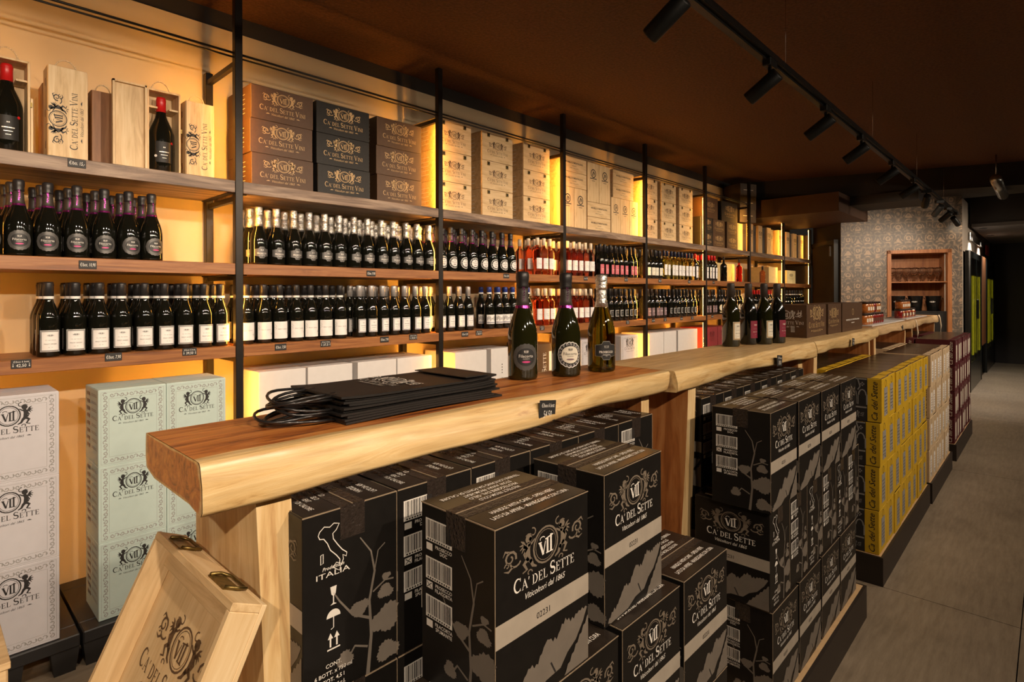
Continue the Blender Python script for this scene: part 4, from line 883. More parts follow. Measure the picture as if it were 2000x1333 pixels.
for ci, x in ((1, .246),):
    for k in range(3):
        spawn('lilac', plain_carton('', .29, .235, .314, 'klil', [('front', (lambda p: p)(bordered(.29, .314)))]), (x, 2.75+.1175, .1445+k*.314), 0, f'white bordered carton, {tiers[k]} of the leftmost column', 'white bordered cartons')
def marks(w_, h):
    p = Print(); x, y = w_*.5, h*.6
    for k in range(4): p.rect(x-.004, y-.02*k, x+.004, y-.02*k+.009, 'ik')
    p.frame(x-.006, y-.12, x+.006, y-.09, .0015, 'ik'); return p
def ilsette(w_, h): p = Print(); t_ = caps("^SETTE", 'iw'); p.put(t_, w_*.45, h*.25, h*.16, rot=PI/2); p.rect(w_*.6, h*.1, w_*.9, h*.8, 'iw'); return p
whites = [(1.221, 1.472, 'kwhite', 'plain white', 'second'), (1.484, 1.755, 'kwhite', 'plain white', 'second'), (1.79, 2.058, 'kwhite', 'plain white', 'second'), (2.066, 2.334, 'kwhite', 'plain white', 'second'), (2.535, 2.83, 'kwhite', 'plain white', 'third'), (2.875, 3.10, 'kwhite', 'white small-marked', 'third'),
          (3.38, 3.62, 'kbr', 'brown large-lettered', 'third'), (3.95, 4.20, 'klil', 'white bordered', 'fourth'), (4.58, 4.88, 'klil', 'white bordered', 'fourth'), (5.10, 5.385, 'kwhite', 'plain white', 'fifth'), (5.392, 5.66, 'kwhite', 'plain white', 'fifth'), (5.70, 6.16, 'kwhite', 'plain white', 'fifth'), (6.40, 6.70, 'kred', 'wine red', 'sixth'), (6.71, 7.02, 'kred', 'wine red', 'sixth')]
cnt = {}
for (x0, x1, mt, cn, by) in whites:
    w_ = x1-x0; cnt[by, cn] = cnt.get((by, cn), 0)+1; c_ = cnt[by, cn]
    for k in range(3):
        hh = .304
        pr = [('left', marks(.15, hh))] if mt == 'kwhite' else []
        if cn == 'white small-marked': pr = [('front', marks(w_, hh))]
        if mt == 'kbr': pr = [('front', ilsette(w_, hh))]
        if mt == 'klil': pr = [('front', bordered(w_, hh))]
        if mt == 'kred': pr = [('front', on(w_, hh, logo('kmar', lite=True, vini=False, scrolls=False), .5, .62, .55))]
        key = f'low_{x0}'
        spawn(key, plain_carton('', w_, .33, hh, mt, pr), ((x0+x1)/2, 2.93+.165, .1445+k*hh), 0, f'{cn} carton, {tiers[k]} tier, {ordw[c_-1]} of its kind from left below the {by} bay', f'{cn} cartons below the {by} bay')

# ================================================================ TASTING COUNTERS
HEART = ((.11, .026, .006), (.46, .14, .026), (.66, .27, .065)); SAP = ((.38, .19, .06), (.68, .45, .19), (.80, .60, .31))
M['slab_a'] = slabmat('acacia_slab', HEART, SAP); M['slab_b'] = slabmat('acacia_slab_pale', ((.40, .22, .09), (.58, .38, .17), (.68, .48, .25)), SAP)
M['slab_c'] = slabmat('acacia_slab_brown', ((.30, .12, .04), (.46, .22, .085), (.56, .30, .12)), ((.40, .23, .10), (.60, .40, .20), (.70, .50, .28)))
def slab(x0, x1, yf, yb, mat, lab, seed, topsap=0):
    rnd = random.Random(seed); ph = [rnd.uniform(0, 6) for _ in range(6)]; n = 60; v = []; f = []; sap = []
    def wob(x, a): return .011*math.sin(2.1*x+ph[0]+a)+.007*math.sin(5.3*x+ph[1]+a*2)+.0035*math.sin(13*x+ph[2])+.0018*math.sin(31*x+ph[3])
    zt_, zb = 1.20, 1.128; K = None
    for i in range(n+1):
        x = x0+(x1-x0)*i/n; w1 = wob(x, 0); w2 = wob(x, 1.3); zz = .008*math.sin(3.1*x+ph[4])+.004*math.sin(11*x+ph[5])
        yy = yf+w1; lo = yf+w2*.8-.008
        ring = [(yb, zt_, .55), (yb-.012, zt_, .3), (yb-.02, zt_, topsap), (yb-.10, zt_, topsap), (yb-.17, zt_, topsap), (yy+.055, zt_, topsap+.06), (yy+.035, zt_, .18+topsap), (yy+.024, zt_, .7), (yy+.010, zt_, .95), (yy+.004, zt_-.0015, .9), (yy+.0005, zt_-.007, .85),
                (yy*.4+lo*.6-.003, zt_-.036, .8), (lo-.001, zb+.010+zz, .9), (lo+.005, zb+.002+zz, .8), (yf+.05, zb, .3), (yb-.05, zb, .2), (yb-.004, zb+.01, .6), (yb+.003, zb+.03, .8), (yb+.002, zt_-.01, .8)]
        if K is None: K = len(ring)
        for (y, z, s_) in ring: v.append((x, y, z)); sap.append(s_)
    for i in range(n):
        for k in range(K): k2 = (k+1) % K; f.append((i*K+k, i*K+k2, (i+1)*K+k2, (i+1)*K+k))
    for e in (0, n):
        base = len(v); cy_ = (yf+yb)/2; cz_ = 1.166; sgn = -1 if e == 0 else 1
        for k in range(K):
            x, y, z = v[e*K+k]; v.append((x+sgn*.001, y, z)); sap.append(.75)
        for k in range(K):
            x, y, z = v[e*K+k]; v.append((x+sgn*.0015, cy_+(y-cy_)*.86, cz_+(z-cz_)*.80)); sap.append(.1+topsap*.6)
        c0 = len(v); v.append((v[e*K][0]+sgn*.0015, cy_, cz_)); sap.append(.0+topsap*.5)
        for k in range(K):
            k2 = (k+1) % K; f.append((base+k, base+k2, base+K+k2, base+K+k)); f.append((base+K+k, base+K+k2, c0))
    me = bpy.data.meshes.new('counter_slab'); me.from_pydata(v, [], f); me.materials.append(M[mat])
    at = me.attributes.new('sap', 'FLOAT', 'POINT'); at.data.foreach_set('value', sap)
    bm = bmesh.new(); bm.from_mesh(me); bmesh.ops.recalc_face_normals(bm, faces=bm.faces); bm.to_mesh(me); bm.free()
    for p in me.polygons: p.use_smooth = abs(p.normal.x) < .7 and p.normal.z < .95
    o = link('live_edge_counter', me); tag(o, lab, 'counter', 'live edge tasting counters'); return o
def legplank(t, x0, x1, y0, y1, lean=0, pale=True):
    q = MB(); n = 10; v = []; f = []
    for i in range(n+1):
        z = 1.13*i/n; w1 = .008*math.sin(4*z+x0*7)-.012*(1-i/n)*lean
        v += [(x0+.02*math.sin(2.*z+x0)*lean, y0+w1, z), (x1+.02*math.sin(2.*z+x0)*lean, y0+w1*.6+.004, z), (x1, y1, z), (x0, y1, z)]
    for i in range(n):
        for k in range(4): f.append((i*4+k, i*4+(k+1) % 4, (i+1)*4+(k+1) % 4, (i+1)*4+k))
    f += [(3, 2, 1, 0), (n*4, n*4+1, n*4+2, n*4+3)]
    fr = [q_ for i, q_ in enumerate(f) if i < n*4 and i % 4 == 0]; ot = [q_ for i, q_ in enumerate(f) if not (i < n*4 and i % 4 == 0)]
    q.add(v, ot, 'leglite' if pale == 2 else 'leg'); q.add(v, fr, 'leglite'); child('leg', q, t)
YS0, YS1 = .918, 1.20
s1 = slab(.297, 1.700, YS0, YS1, 'slab_a', 'nearest live-edge tasting counter, honey brown top, carrying black bags and three bottles', 3)
legplank(s1, .376, .436, .935, 1.19, 1, 2); legplank(s1, 1.62, 1.675, .955, 1.19, 1)
s2 = slab(1.708, 3.235, .895, 1.19, 'slab_b', 'second live-edge tasting counter, pale top, carrying four still wine bottles', 8, .45)
legplank(s2, 1.80, 1.872, .905, 1.185, -1); legplank(s2, 3.10, 3.17, .93, 1.19, 0)
s3 = slab(3.250, 4.775, .905, 1.20, 'slab_b', 'third live-edge tasting counter, carrying the brown cartons', 5, .3)
legplank(s3, 3.36, 3.43, .93, 1.19, 1); legplank(s3, 4.62, 4.69, .94, 1.19, 0)
s4 = slab(4.84, 6.37, .945, 1.22, 'slab_c', 'fourth live-edge tasting counter, carrying jars', 11, .25)
legplank(s4, 4.95, 5.02, .96, 1.2, 0); legplank(s4, 6.13, 6.20, .96, 1.2, 0)
s5 = slab(6.42, 8.12, .95, 1.23, 'slab_c', 'farthest live-edge tasting counter, in front of the niche', 17, .2)
legplank(s5, 6.55, 6.62, .97, 1.2, 0); legplank(s5, 7.95, 8.02, .97, 1.2, 0)
for x, nm in ((6.50, 'left'), (8.05, 'right')):
    t = tag(obj('hanging_ribbon', MB().tube([(x, .935, 1.205), (x+.01, .925, 1.17), (x+.05, .92, 1.08), (x+.045, .925, .96), (x+.02, .93, .90)], .006, 'ccrm', 5)), f'pale ribbon hanging over the {nm} end of the farthest counter', 'ribbon')
price_tag(['€/box 6 bott', '54,50'], 1.073, .899, 1.166, .062, .050, .12, 'black handwritten price tag pinned to the nearest counter edge')
price_tag(['€/box', '39,50'], 2.64, .875, 1.155, .06, .048, .1, 'black handwritten price tag pinned to the second counter edge')
price_tag(['€/box', '49,00'], 3.97, .885, 1.155, .05, .045, .1, 'black price tag pinned to the third counter edge'); price_tag(['€/pz', '5,00'], 5.85, .93, 1.158, .04, .04, .1, 'black price tag pinned to the fourth counter edge')
CT = 1.2005
bottle('c_filac_dark', (1.255, 1.145, CT), -.60, 'dark sparkling bottle with black oval label, left of three on nearest counter')
bottle('c_filac_pale', (1.393, 1.090, CT), -.60, 'dark sparkling bottle with pale oval label, middle of three on nearest counter')
bottle('c_silver', (1.555, 1.070, CT), -.60, 'green sparkling bottle with silver foil, right of three on nearest counter')
bottle('c_cream', (2.70, 1.115, CT), -.25, 'cream-labelled bottle, leftmost of the four on the second counter')
bottle('c_burg', (2.865, 1.095, CT), -.25, 'burgundy-labelled bottle, second of the four on the second counter')
bottle('c_cream', (2.935, 1.045, CT), -.25, 'cream-labelled bottle, third of the four on the second counter')
bottle('c_burg', (3.045, 1.020, CT), -.25, 'burgundy-labelled bottle, rightmost of the four on the second counter')
# cartons on third counter
kw = .375
spawn('kc', plain_carton('', kw, .185, .185, 'kbr', [('front', on(kw, .185, G_gold, .5, .5, .8)), ('left', on(.185, .185, G_gold, .4, .55, 1.0) if 0 else (lambda p: p.put(logo('iw', lite=True), .07, .10, .2) and p.stroke([(.14, .13), (.14, .155)], .003, 'iw') and p.stroke([(.155, .13), (.155, .155)], .003, 'iw') and p.rect(.135, .122, .16, .125, 'iw') and p.put(barcode(.10, .03, .02, .03)))(Print()))]), (3.475+kw/2, 1.095, CT), 0, 'brown gold-printed carton, nearest of three on the third counter', 'brown cartons on the third counter')
spawn('kc2', plain_carton('', .29, .185, .185, 'kbr', [('front', on(.29, .185, G_gold, .42, .52, .8))]), (3.86+.147, 1.085, CT), 0, 'brown gold-printed carton, middle of three on the third counter', 'brown cartons on the third counter')
def mont(w_, h): p = Print(); p.text('BRUNELLO DI MONTALCINO', w_*.5, h*.38, h*.05, 'iw', width=w_*.66, bold=.03); p.stroke(arc(w_/2, h*.68, .02, .02, 0, 360, 10), .004, 'igold'); p.rect(w_*.42, h*.28, w_*.58, h*.3, 'iw'); return p
spawn('kc3', plain_carton('', .53, .185, .185, 'kbr', [('front', mont(.53, .185))]), (4.16+.268, 1.08, CT), 0, 'brown carton with small round gold mark, farthest of three on the third counter', 'brown cartons on the third counter')
# jars
def jar(mat):
    def bld():
        t = obj('preserve_jar', MB().lathe([(.030, 0), (.036, .004), (.037, .02), (.037, .06), (.033, .070), (.031, .074)], mat, 14)); child('lid', MB().lathe([(.034, .072), (.0345, .086), (.033, .089), (.001, .089)], 'lid', 14), t)
        q = MB(); Print().rect(-.022, -.014, .022, .014, 'icr' if mat == 'honey' else 'ibr', 0, 4).cyl(q, .037, .035); child('label', q, t); tag(t, 'x', 'jar'); return t
    return bld
trx = []
for k, (x0, x1) in enumerate(((4.95, 5.95), (6.0, 6.35))):
    pass
t = tag(obj('jar_tray', MB().cbox(5.0, 6.30, .985, 1.21, CT, CT+.008, 'kwhite', .002)), 'white tray under the jars on the fourth counter', 'tray')
t = tag(obj('jar_tray', MB().cbox(6.5, 7.7, 1.0, 1.22, CT, CT+.008, 'kwhite', .002)), 'white tray under the jars on the farthest counter', 'tray')
jn = 0
for tier in (0, 1):
    xs_ = [5.06+.078*i for i in range(8)] if tier == 0 else [5.10+.078*i for i in range(6)]
    for i, x in enumerate(xs_):
        mt = ('honey' if i < 3 else 'jam') if tier == 0 else ('honey' if i not in (3,) else 'jam')
        spawn('jar_'+mt, jar(mt), (x, 1.06, CT+.0085+tier*.0895), 0, f'{"amber" if mt == "honey" else "dark red"} preserve jar, {ordw[i]} from left, {("lower", "upper")[tier]} layer, fourth counter', 'jars on the fourth counter')
for tier in (0, 1):
    xs_ = [6.60+.085*i for i in range(9)] if tier == 0 else [6.64+.085*i for i in range(5)]
    for i, x in enumerate(xs_):
        mt = 'honey' if tier == 1 or i % 2 else 'jam'
        spawn('jar_'+mt, jar(mt), (x, 1.08, CT+.0085+tier*.0895), 0, f'{"amber" if mt == "honey" else "dark red"} preserve jar, {ordw[i]} from left, {("lower", "upper")[tier]} layer, farthest counter', 'jars on the farthest counter')
# bags
def bag(k, z, th):
    rnd = random.Random(40+k); n = 10; x0, x1 = .575+rnd.uniform(-.012, .012), .985+rnd.uniform(-.02, .02); y0, y1 = .985+rnd.uniform(-.004, .006), 1.19+rnd.uniform(-.005, .005); q = MB(); v = []; f = []
    for i in range(n+1):
        s_ = i/n; x = x0+(x1-x0)*s_; lift = .004*math.sin(s_*PI)+(.010*(1-s_)**6+.012*s_**8)*(k/11)
        for y in (y0, (y0+y1)/2, y1): v.append((x, y, z+lift)); v.append((x, y, z+lift+th))
    for i in range(n):
        a = i*6; c = a+6
        f += [(a+1, a+3, c+3, c+1), (a+3, a+5, c+5, c+3), (a, c, c+2, a+2), (a+2, c+2, c+4, a+4), (a, a+1, c+1, c), (a+4, c+4, c+5, a+5)]
    f += [(0, 2, 3, 1), (2, 4, 5, 3)]; e = n*6; f += [(e, e+1, e+3, e+2), (e+2, e+3, e+5, e+4)]
    q.add(v, f, 'bag'); t = obj('paper_bag', q)
    tag(t, f'black paper carrier bag, {ordw[k]} from the bottom of the folded pile on the nearest counter' if k < 9 else 'topmost black paper carrier bag with white print on the nearest counter', 'bag', 'folded black carrier bags')
    for ci in range(1 if k else 1):
        zz = z+.003+rnd.uniform(0, .002); ex = rnd.uniform(.10, .135); ya, yb_ = y0+.05+rnd.uniform(-.015, .015), y1-.05+rnd.uniform(-.015, .015); pts = []
        for i in range(15):
            a = PI*i/14; pts.append((x0+.01-ex*math.sin(a)**.6, ya+(yb_-ya)*(1-math.cos(a))/2, zz+.006*math.sin(a*2+k)+(.004 if k > 3 else 0)))
        child('cord_handle', MB().tube(pts, .0030, 'cord', 6), t)
        child('folded_hem', MB().box(x0-.001, x0+.028, y0+.01, y1-.01, z+th, z+th+.0008, 'cord') if k < 9 else MB().box(x1-.09, x1-.02, y0+.01, y1-.004, z+th+.008, z+th+.010, 'bag'), t)
    if k == 9:
        p = Print(); p.put(logo('iw', vini=False), 0, 0, .185, rot=-PI/2-.0); q = MB(); p.plane(q, (.735, 1.10, z+th+.0062), (1, 0, 0), (0, 1, 0)); child('print', q, t)
for k in range(10): bag(k, CT+.0005+.0047*k, .0042)

# ================================================================ STOCK STACKS
LEGS = [(.37, .44), (1.615, 1.68), (1.79, 1.877), (3.095, 3.175), (3.355, 3.435), (4.615, 4.695), (4.945, 5.025), (6.125, 6.205), (6.545, 6.625), (7.945, 8.025)]
def plinth(x0, x1, y0, ym, y1, lab, rx1=None):
    """front box the full width, rear deck in pieces between the counter legs"""
    t = obj('display_plinth', MB().box(x0, x1, y0, y0+.012, 0, .142, 'skirt')); tag(t, lab, 'plinth', 'black display plinths')
    child('side_skirt', MB().box(x0, x0+.012, y0+.012, ym, 0, .142, 'skirt'), t); child('side_skirt', MB().box(x1-.012, x1, y0+.012, ym, 0, .142, 'skirt'), t)
    child('deck', MB().box(x0+.012, x1-.012, y0+.012, ym, .125, .1425, 'ply'), t)
    rx1 = rx1 or x1; cuts = [x0]+[q for L in LEGS if L[1] > x0 and L[0] < rx1 for q in L]+[rx1]
    if cuts[1] < x0+.02 if len(cuts) > 2 else False: cuts = cuts[2:]
    for a_, c_ in zip(cuts[::2], cuts[1::2]):
        if c_-a_ > .04: child('rear_deck', MB().box(a_+.004, c_-.004, ym+.002, y1, .0, .1425, 'skirt'), t)
plinth(.445, 1.61, .612, .925, 1.18, 'low black plinth under the nearest black carton stack'); plinth(1.76, 2.943, .605, .895, 1.18, 'low black plinth under the second black carton stack', 3.06)
plinth(3.30, 4.80, .608, .915, 1.22, 'low black plinth under the yellow carton stack'); plinth(4.83, 5.92, .60, .915, 1.22, 'low black plinth under the cream carton stack'); plinth(6.20, 7.55, .60, .925, 1.22, 'low black plinth under the maroon carton stack')
P0z = .1435
def bc(x, y, tier, rz, lab, left='bar', z=None):
    key = f'blk_{left}'; fn = pr_bar_black if left == 'bar' else pr_italia_black
    return spawn(key, black_carton('logo', fn), (x, y, P0z+tier*(BH+.0022) if z is None else z), rz, lab, 'black wine cartons')
D = 'black wine carton'
T3 = ['bottom tier', 'middle tier', 'top tier']
# stack 1 front row (logo to the aisle)
bc(.7475, .7225, 2, .0, D+' on top at the front, worn edges, code 02231, nearest stack')
bc(1.085, .755, 2, .03, D+' on top at the right end of the nearest stack, beside counter leg')
for k, x in enumerate((.585, .848, 1.112, 1.378)): bc(x, .725 if k != 1 else .722, 1, 0, f'{D}, front row, middle tier, {ordw[k]} from left, nearest stack')
for k, x in enumerate((.585, .848, 1.112, 1.378)): bc(x, .725, 0, 0, f'{D}, front row, bottom tier, {ordw[k]} from left, nearest stack')
# rear row turned so that its narrow faces look to the aisle
for tr in range(3):
    for k in range(6):
        bc(.441+BD/2+(BD+.003)*k, .892+BW/2, tr, PI/2, f'{D} under the nearest counter, {T3[tr]}, {ordw[k]} from left', 'bar' if k != 0 else 'ita')
# stack 2
for k in range(4): bc(1.815+BW/2+.268*k, .628+BD/2, 2, 0, f'{D}, top tier front row, {ordw[k]} from left, second stack')
for k in range(6): bc(1.835+BD/2+.1865*k, .638+BW/2, 1, PI/2 if k % 2 else -PI/2 if k == 9 else PI/2, f'{D}, middle tier, {ordw[k]} from left, second stack', ('ita', 'bar')[k % 2])
for k in range(4): bc(1.84+BW/2+.262*k, .632+BD/2, 0, 0, f'{D}, bottom tier front row, {ordw[k]} from left, second stack')
for tr in range(3):
    for k in range(6): bc(1.905+BD/2+.188*k-(0), .892+BW/2, tr, PI/2, f'{D} under the second counter, {T3[tr]}, {ordw[k]} from left', 'bar')
# slim cartons
def slimcarton(w_, d_, h, mat, dark, txt):
    def bld():
        t = obj('wine_carton', MB().cbox(-w_/2, w_/2, -d_/2, d_/2, 0, h, mat, .002)); tag(t, 'x', 'carton')
        q = MB(); q.box(-w_/2+.002, w_/2-.002, -d_/2+.002, d_/2-.002, h, h+.001, 'kbtop').box(-w_/2+.01, w_/2-.01, -d_/2+.01, -d_/2+.05, h+.001, h+.0016, mat); child('top_panel', q, t)
        p = Print(); p.rect(0, 0, d_*.78, h, 'ik') if dark else None
        if dark:
            for k in range(5):
                q_ = .040; x = .008+.043*k; p.stroke([(x, h*.38), (x, h*.62)], .006, 'ilg', 1); p.stroke([(x+q_, h*.38), (x+q_, h*.62)], .006, 'ilg', 1); p.stroke(arc(x+q_/2, h*.60, q_*.42, h*.13, 180, 0, 6), .006, 'ilg', 1)
                for ax, ay in ((0, .007), (0, -.007), (.006, 0), (-.006, 0)): p.disc(x+q_/2+ax, h*.86+ay, .004, 'ilg', 1, 6)
                p.stroke([(x, h*.72), (x+.01, h*.8), (x, h*.97)], .006, 'ilg', 1)
            p.rect(.004, h*.30, d_*.77, h*.335, 'ilg', 1); p.rect(.004, h*.96, d_*.77, h*.99, 'ilg', 1); p.put(crest('ilg', lite=True), d_*.55, h*.15, d_*.36, dl=1)
        p.text('Ca del Sette', 0, 0, h*.14, txt, 1, align='l', shear=.4); v_, f_, m_, l_ = p.p.pop(); p.p.append(([(d_*.90-(y-h*.05)*.9, h*.05+x*.98*(h*.9/max(a for a, _ in v_))) for x, y in v_], f_, m_, l_))
        q = MB(); p.plane(q, *face(w_, d_, h, 'left')); child('print', q, t)
        p = Print(); pm = 'icr' if mat != 'kcream' else 'iwl'; p.rect(w_*.28, h*.12, w_*.72, h*.78, 'ilg' if mat == 'kyel' else pm)
        for k in range(6): p.rect(w_*.34, h*(.22+.08*k), w_*.66, h*(.235+.08*k), txt, 1)
        p.put(barcode(w_*.45, h*.13, w_*.2, h*.09, 1)); p.stroke(arc(w_/2, h*.87, w_*.1, w_*.1, 0, 360, 8), .003, txt)
        q = MB(); p.plane(q, *face(w_, d_, h, 'front')); child('print', q, t); return t
    return bld
tn4 = ['bottom', 'second', 'third', 'top']
def slimstack(x0, n, w_, mat, cn, h, dark, txt, y0=.618):
    d_ = .285
    for row in range(2):
        for tr in range(4):
            for k in range(n):
                if row == 1 and any(x0+w_*(k+1) > L[0]-.002 and x0+w_*k < L[1]+.002 for L in LEGS): continue
                jx = random.uniform(-.002, .002); jy = random.uniform(-.004, .004) + (.0 if tr != 3 else -.006)
                spawn('sl_'+mat, slimcarton(w_-.004, d_, h-.003, mat, dark, txt), (x0+w_*(k+.5)+jx, y0+d_/2+.006+row*(d_+.005)+jy*(row == 0), P0z+tr*(h)), 0,
                      f'slim {cn} wine carton, {tn4[tr]} tier, {("aisle", "rear")[row]} row, {ordw[k]} from the near end', f'slim {cn} wine cartons')
slimstack(3.318, 8, .182, 'kyel', 'yellow', .2205, True, 'ik')
slimstack(4.845, 7, .150, 'kcream', 'cream', .2205, False, 'ibr', .61)
slimstack(6.225, 7, .186, 'kmar', 'maroon', .2255, False, 'icr', .61)

# leaning crate lid
t = obj('leaning_crate_lid', MB().cbox(-.178, .178, 0, .008, -.50, 0, 'pine', .001)); tag(t, 'open pine crate lid with printed panel leaning on the nearest counter leg', 'crate lid')
child('rim_board', MB().cbox(-.178, .178, -.045, 0, -.012, 0, 'pineh', .0012), t); child('rim_board', MB().cbox(-.178, .178, -.045, 0, -.50, -.488, 'pineh', .0012), t)
for sx in (-1, 1): child('rim_board', MB().cbox(min(sx*.178, sx*.166), max(sx*.178, sx*.166), -.045, 0, -.488, -.012, 'pine', .0012), t)
child('batten', MB().cbox(-.166, .166, -.014, 0, -.052, -.012, 'pineh', .001), t)
for x in (-.10, .095):
    q = MB().box(x-.030, x+.030, -.040, -.012, 0, .0022, 'brass'); q.tube([(x-.028, -.038, .004), (x-.034, -.020, .005), (x-.028, -.004, .004), (x+.028, -.004, .004), (x+.034, -.020, .005), (x+.028, -.038, .004)], .0028, 'brass', 6); child('clasp', q, t)
p = Print(); p.put(logo('ibr'), 0, 0, .25); q = MB(); p.plane(q, (0, -.0002, -.165), (1, 0, 0), (0, 0, 1)); child('print', q, t)
# local x -> world -Y (viewer's right), local -y -> towards the viewer (-X), leaning back 24 degrees
LT = 25
Rm = Matrix.Rotation(-PI/2, 4, 'Z') @ Matrix.Rotation(math.radians(-LT), 4, 'X')
t.rotation_euler = Rm.to_euler(); t.location = (.352, 1.012, 1.0)
sup = tag(obj('support_crate', MB().cbox(-.05, .352, .78, 1.22, 0, .518, 'pineh', .003)), 'pine crate standing below the leaning lid', 'crate'); child('lid_board', MB().cbox(-.055, .35, .775, 1.225, .518, .526, 'pineh', .001), sup)
for y in (.80, 1.18): child('batten', MB().cbox(-.062, -.05, y-.02, y+.02, 0, .518, 'pine', .001), sup)
t = obj('pine_crate', MB().cbox(-.33, .115, 1.30, 1.50, .0, .812, 'pineh', .003)); tag(t, 'pale pine crate cut off at the lower left corner', 'crate'); child('lid_board', MB().cbox(-.335, .118, 1.296, 1.504, .812, .824, 'pineh', .001), t); t.location = (0, 0, 0)

# ================================================================ NICHE
def wl(name, mb, lab=None, cat=None):
    o = obj(name, mb); o.location = P1; o.rotation_euler = (0, 0, angw)
    if lab: tag(o, lab, cat)
    return o
nc = wl('wall_niche', MB().box(NX0, NX1, -.36, -.35, NZ0, NZ1, 'nich'), 'wooden niche cabinet set into the wallpapered wall', 'niche')
def tch(name, mb): return child(name, mb, nc)
tch('side_panel', MB().box(NX0, NX0+.02, -.35, 0, NZ0, NZ1, 'nich')); tch('side_panel', MB().box(NX1-.02, NX1, -.35, 0, NZ0, NZ1, 'nich')); tch('top_panel', MB().box(NX0, NX1, -.35, 0, NZ1-.02, NZ1, 'nich')); tch('bottom_panel', MB().box(NX0, NX1, -.35, 0, NZ0, NZ0+.02, 'nich'))
for a in ((NX0-.03, NX0+.02, NZ0, NZ1+.03), (NX1-.02, NX1+.03, NZ0, NZ1+.03), (NX0-.03, NX1+.03, NZ1-.02, NZ1+.03)): tch('frame_board', MB().cbox(a[0], a[1], 0, .03, a[2], a[3], 'nich', .002))
tch('shelf', MB().box(NX0+.02, NX1-.02, -.34, -.01, 1.605, 1.62, 'nich')); tch('shelf', MB().box(NX0+.02, NX1-.02, -.34, -.01, 1.185, 1.20, 'kgrey')); tch('cabinet_front', MB().box(NX0+.02, NX1-.02, -.03, -.015, NZ0+.02, 1.185, 'kgrey'))
W = Matrix.Translation(P1) @ Matrix.Rotation(angw, 4, 'Z')
def wineglass():
    t = obj('wine_glass', MB().lathe([(.033, 0), (.034, .0015), (.006, .006), (.0035, .02), (.0035, .075), (.010, .085), (.034, .115), (.041, .145), (.038, .175), (.031, .20), (.0295, .20), (.0365, .175), (.0395, .145), (.032, .117), (.002, .088)], 'glc', 16)); tag(t, 'x', 'wine glass'); return t
for r_ in range(2):
    for k in range(7):
        v = W @ Vector((NX1-.06-.092*k, -.10-.12*r_, 1.6205)); spawn('wg', wineglass, v, 0, f'clear wine glass in the niche, {ordw[k]} from left, {("front", "back")[r_]} row', 'wine glasses in the niche')
def bucket():
    t = obj('ice_bucket', MB().lathe([(.065, 0), (.07, .005), (.092, .20), (.098, .21), (.096, .215), (.088, .21), (.064, .01), (.001, .008)], 'bucket', 24)); tag(t, 'x', 'bucket')
    q = MB(); Print().put(crest('iw', lite=True), 0, 0, .07).cyl(q, .086, .13, PI, .001); child('print', q, t)
    q = MB(); q.tube([(-.02, -.095, .19), (-.02, -.115, .17), (.02, -.115, .17), (.02, -.095, .19)], .004, 'bucket', 6); child('handle', q, t); return t
for k in range(3): v = W @ Vector((NX1-.13-.215*k, -.14, 1.2005)); spawn('bk', bucket, v, 0, f'black ice bucket in the niche, {("left", "middle", "right")[k]} one', 'ice buckets in the niche')

# ================================================================ FRIDGES ALONG THE AISLE WALL
def fridge(x0, x1, lab):
    t = obj('wine_fridge', MB().box(x0, x1, .905, .922, 0, 2.08, 'frg')); tag(t, lab, 'fridge', 'glass fronted wine fridges')
    child('side_panel', MB().cbox(x0, x0+.08, .86, .905, 0, 2.08, 'frg', .003), t); child('side_panel', MB().cbox(x1-.08, x1, .86, .905, 0, 2.08, 'frg', .003), t)
    child('kick_panel', MB().cbox(x0+.08, x1-.08, .865, .905, 0, .42, 'frg', .003), t); child('head_panel', MB().cbox(x0+.08, x1-.08, .865, .905, 1.98, 2.08, 'frg', .003), t)
    child('glass_door', MB().box(x0+.08, x1-.08, .868, .872, .42, 1.98, 'glc'), t)
    n = 4
    for k in range(n):
        xx = x0+.16+(x1-x0-.32)*k/(n-1); child('light_tube', MB().box(xx-.05, xx+.05, .885, .90, .50, 1.72, 'yeltube'), t, 'glowing yellow-green light tube')
    child('door_handle', MB().cbox((x0+x1)/2-.02, (x0+x1)/2+.02, .83, .86, 1.05, 1.35, 'black', .003), t)
    child('mullion', MB().box((x0+x1)/2-.03, (x0+x1)/2+.03, .86, .866, .42, 1.98, 'frg'), t)
fridge(10.62, 12.45, 'tall black glass-fronted fridge beside the wallpapered wall'); fridge(13.5, 15.3, 'tall black glass-fronted fridge beside the far door')
tag(obj('timber_pilaster', MB().cbox(12.5, 13.42, .87, .92, .55, 2.09, 'nich', .003)), 'orange timber panel between the two fridges', 'panel')
t = tag(obj('metal_wall_sign', MB().cbox(11.3, 13.4, .915, .94, 2.28, 2.40, 'steel', .003)), 'gleaming metal plate on the wall above the fridges', 'sign')
tag(obj('exit_plate', MB().cbox(13.9, 14.5, .89, .905, 2.2, 2.38, 'iw', .002)).copy() if 0 else obj('exit_plate', MB().box(14.0, 14.5, .895, .915, 2.18, 2.36, 'red')), 'small red sign above the far fridge', 'sign')
t = tag(obj('ceiling_duct', MB().tube([(8.3, .45, 2.72), (9.6, .45, 2.70)], .055, 'steel', 14)), 'shiny metal duct hanging at the far bulkhead', 'duct'); child('hanger', MB().tube([(8.35, .45, 2.75), (8.35, .45, 3.0)], .008, 'steel', 6), t)

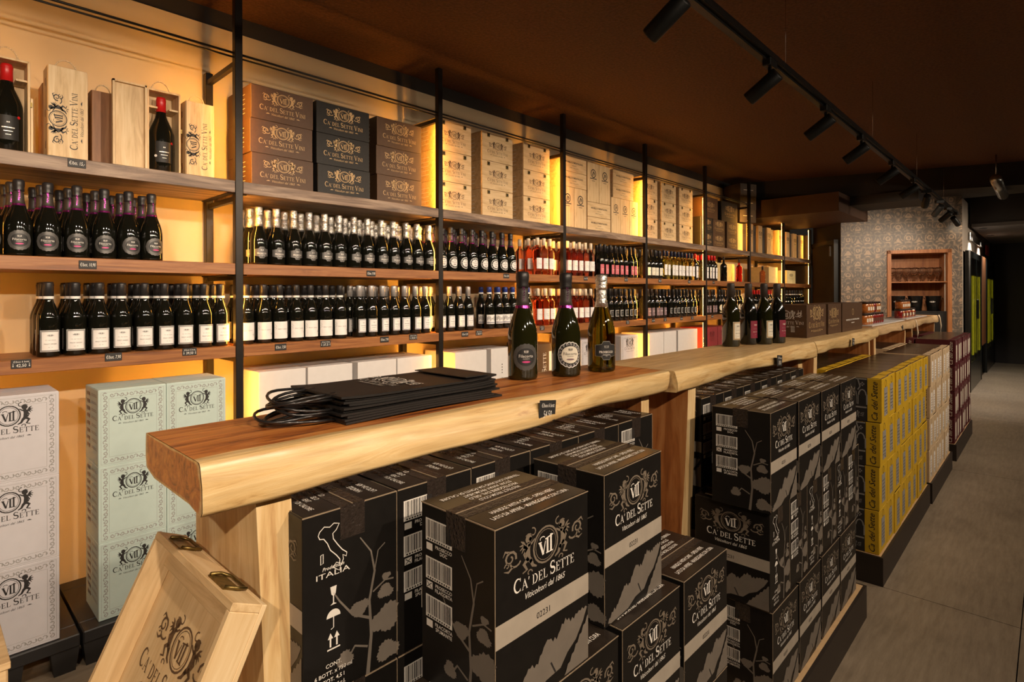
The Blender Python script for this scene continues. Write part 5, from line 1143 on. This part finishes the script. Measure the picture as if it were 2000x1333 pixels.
# ================================================================ TRACK LIGHTS
def track(y, lab, z=2.567, x0=-1.2, x1=9.95):
    t = obj('light_track', MB().cbox(x0, x1, y-.017, y+.017, z-.016, z+.016, 'black', .002)); tag(t, lab, 'light track')
    child('conductor_rail', MB().box(x0, x1, y+.0, y+.03, z-.028, z-.018, 'black'), t)
    x = x0+.4
    while x < x1: child('suspension_wire', MB().tube([(x, y, z+.016), (x, y, ZC)], .0012, 'steel', 4), t); x += 1.9
    return t
def lampfix():
    t = obj('track_spotlight', MB().cbox(-.045, .045, -.02, .02, -.055, -.017, 'black', .004)); tag(t, 'x', 'spotlight')
    child('stem', MB().tube([(0, 0, -.05), (0, .0, -.115)], .008, 'black', 8), t)
    # barrel axis points down and toward +Y
    Tm = Matrix.Translation((0, 0, -.115)) @ Matrix.Rotation(math.radians(57), 4, 'X')
    ba = child('barrel', MB().lathe([(.030, .045), (.034, .04), (.034, -.115), (.033, -.12), (.029, -.12), (.029, -.108), (.001, -.108)], 'black', 20, Tm), t)
    child('lens', MB().lathe([(.027, -.1095), (.001, -.110)], 'lamp', 14, Tm), ba); return t
def addspots(y, xs_, lab, watts, tilt, z=2.567, aims={}, pw_={}):
    for k, x in enumerate(xs_):
        aim = aims.get(k, 0)
        o = spawn('lampfix', lampfix, (x, y, z), aim, lab.format(ordw[k]), 'track spotlights')
        ld = bpy.data.lights.new('spot', 'SPOT'); ld.energy = watts*pw_.get(k, 1); ld.color = SPOT_COL; ld.spot_size = math.radians(100); ld.spot_blend = .85; ld.shadow_soft_size = .03
        lo = bpy.data.objects.new('spot_lamp', ld); C.objects.link(lo); lo.parent = o
        Tm = Matrix.Translation((0, 0, -.115)) @ Matrix.Rotation(math.radians(57), 4, 'X') @ Matrix.Translation((0, 0, -.125)); lo.matrix_local = Tm
track(.96, 'long black ceiling track above the tasting counters')
addspots(.96, [.0, .92, 1.85, 2.78, 3.69, 4.55, 5.60, 6.60, 7.40, 8.35, 9.1, 9.75], 'black cylindrical spotlight, {} from the near end of the counter track', SPOT_A, 50, aims={8: -1.25, 9: -.9, 10: -.6, 11: -1.9}, pw_={8: 2.0, 9: .5, 10: .15, 11: .02})
track(-1.15, 'unseen black ceiling track above the aisle, added as fill light', x1=11.25)  # unseen second track, added as fill for counter fronts and cartons
addspots(-1.15, [-.9, .2, 1.3, 2.4, 3.5, 4.6, 5.7, 6.8, 7.9, 9.0, 10.1, 11.2], 'added fill spotlight, {} on the unseen aisle track', SPOT_FILL, 50, pw_={0: 2.4, 1: 1.9, 2: 1.3, 10: 1.6, 11: 1.6})
# recessed downlights that wash the wall above the fridges
for k, x in enumerate((11.55, 13.05)):
    o = tag(obj('downlight', MB().lathe([(.05, 2.462), (.05, 2.47), (.03, 2.47)], 'black', 16)), f'small recessed downlight washing the wall above the {("near", "far")[k]} fridge', 'downlight', 'downlights by the fridges'); o.location = (x, .78, 0)
    ld = bpy.data.lights.new('downlight', 'SPOT'); ld.energy = 90; ld.color = (1, .9, .78); ld.spot_size = math.radians(110); ld.spot_blend = .4; ld.shadow_soft_size = .03
    lo = bpy.data.objects.new('downlight_lamp', ld); C.objects.link(lo); lo.parent = o; lo.location = (0, 0, 2.455)
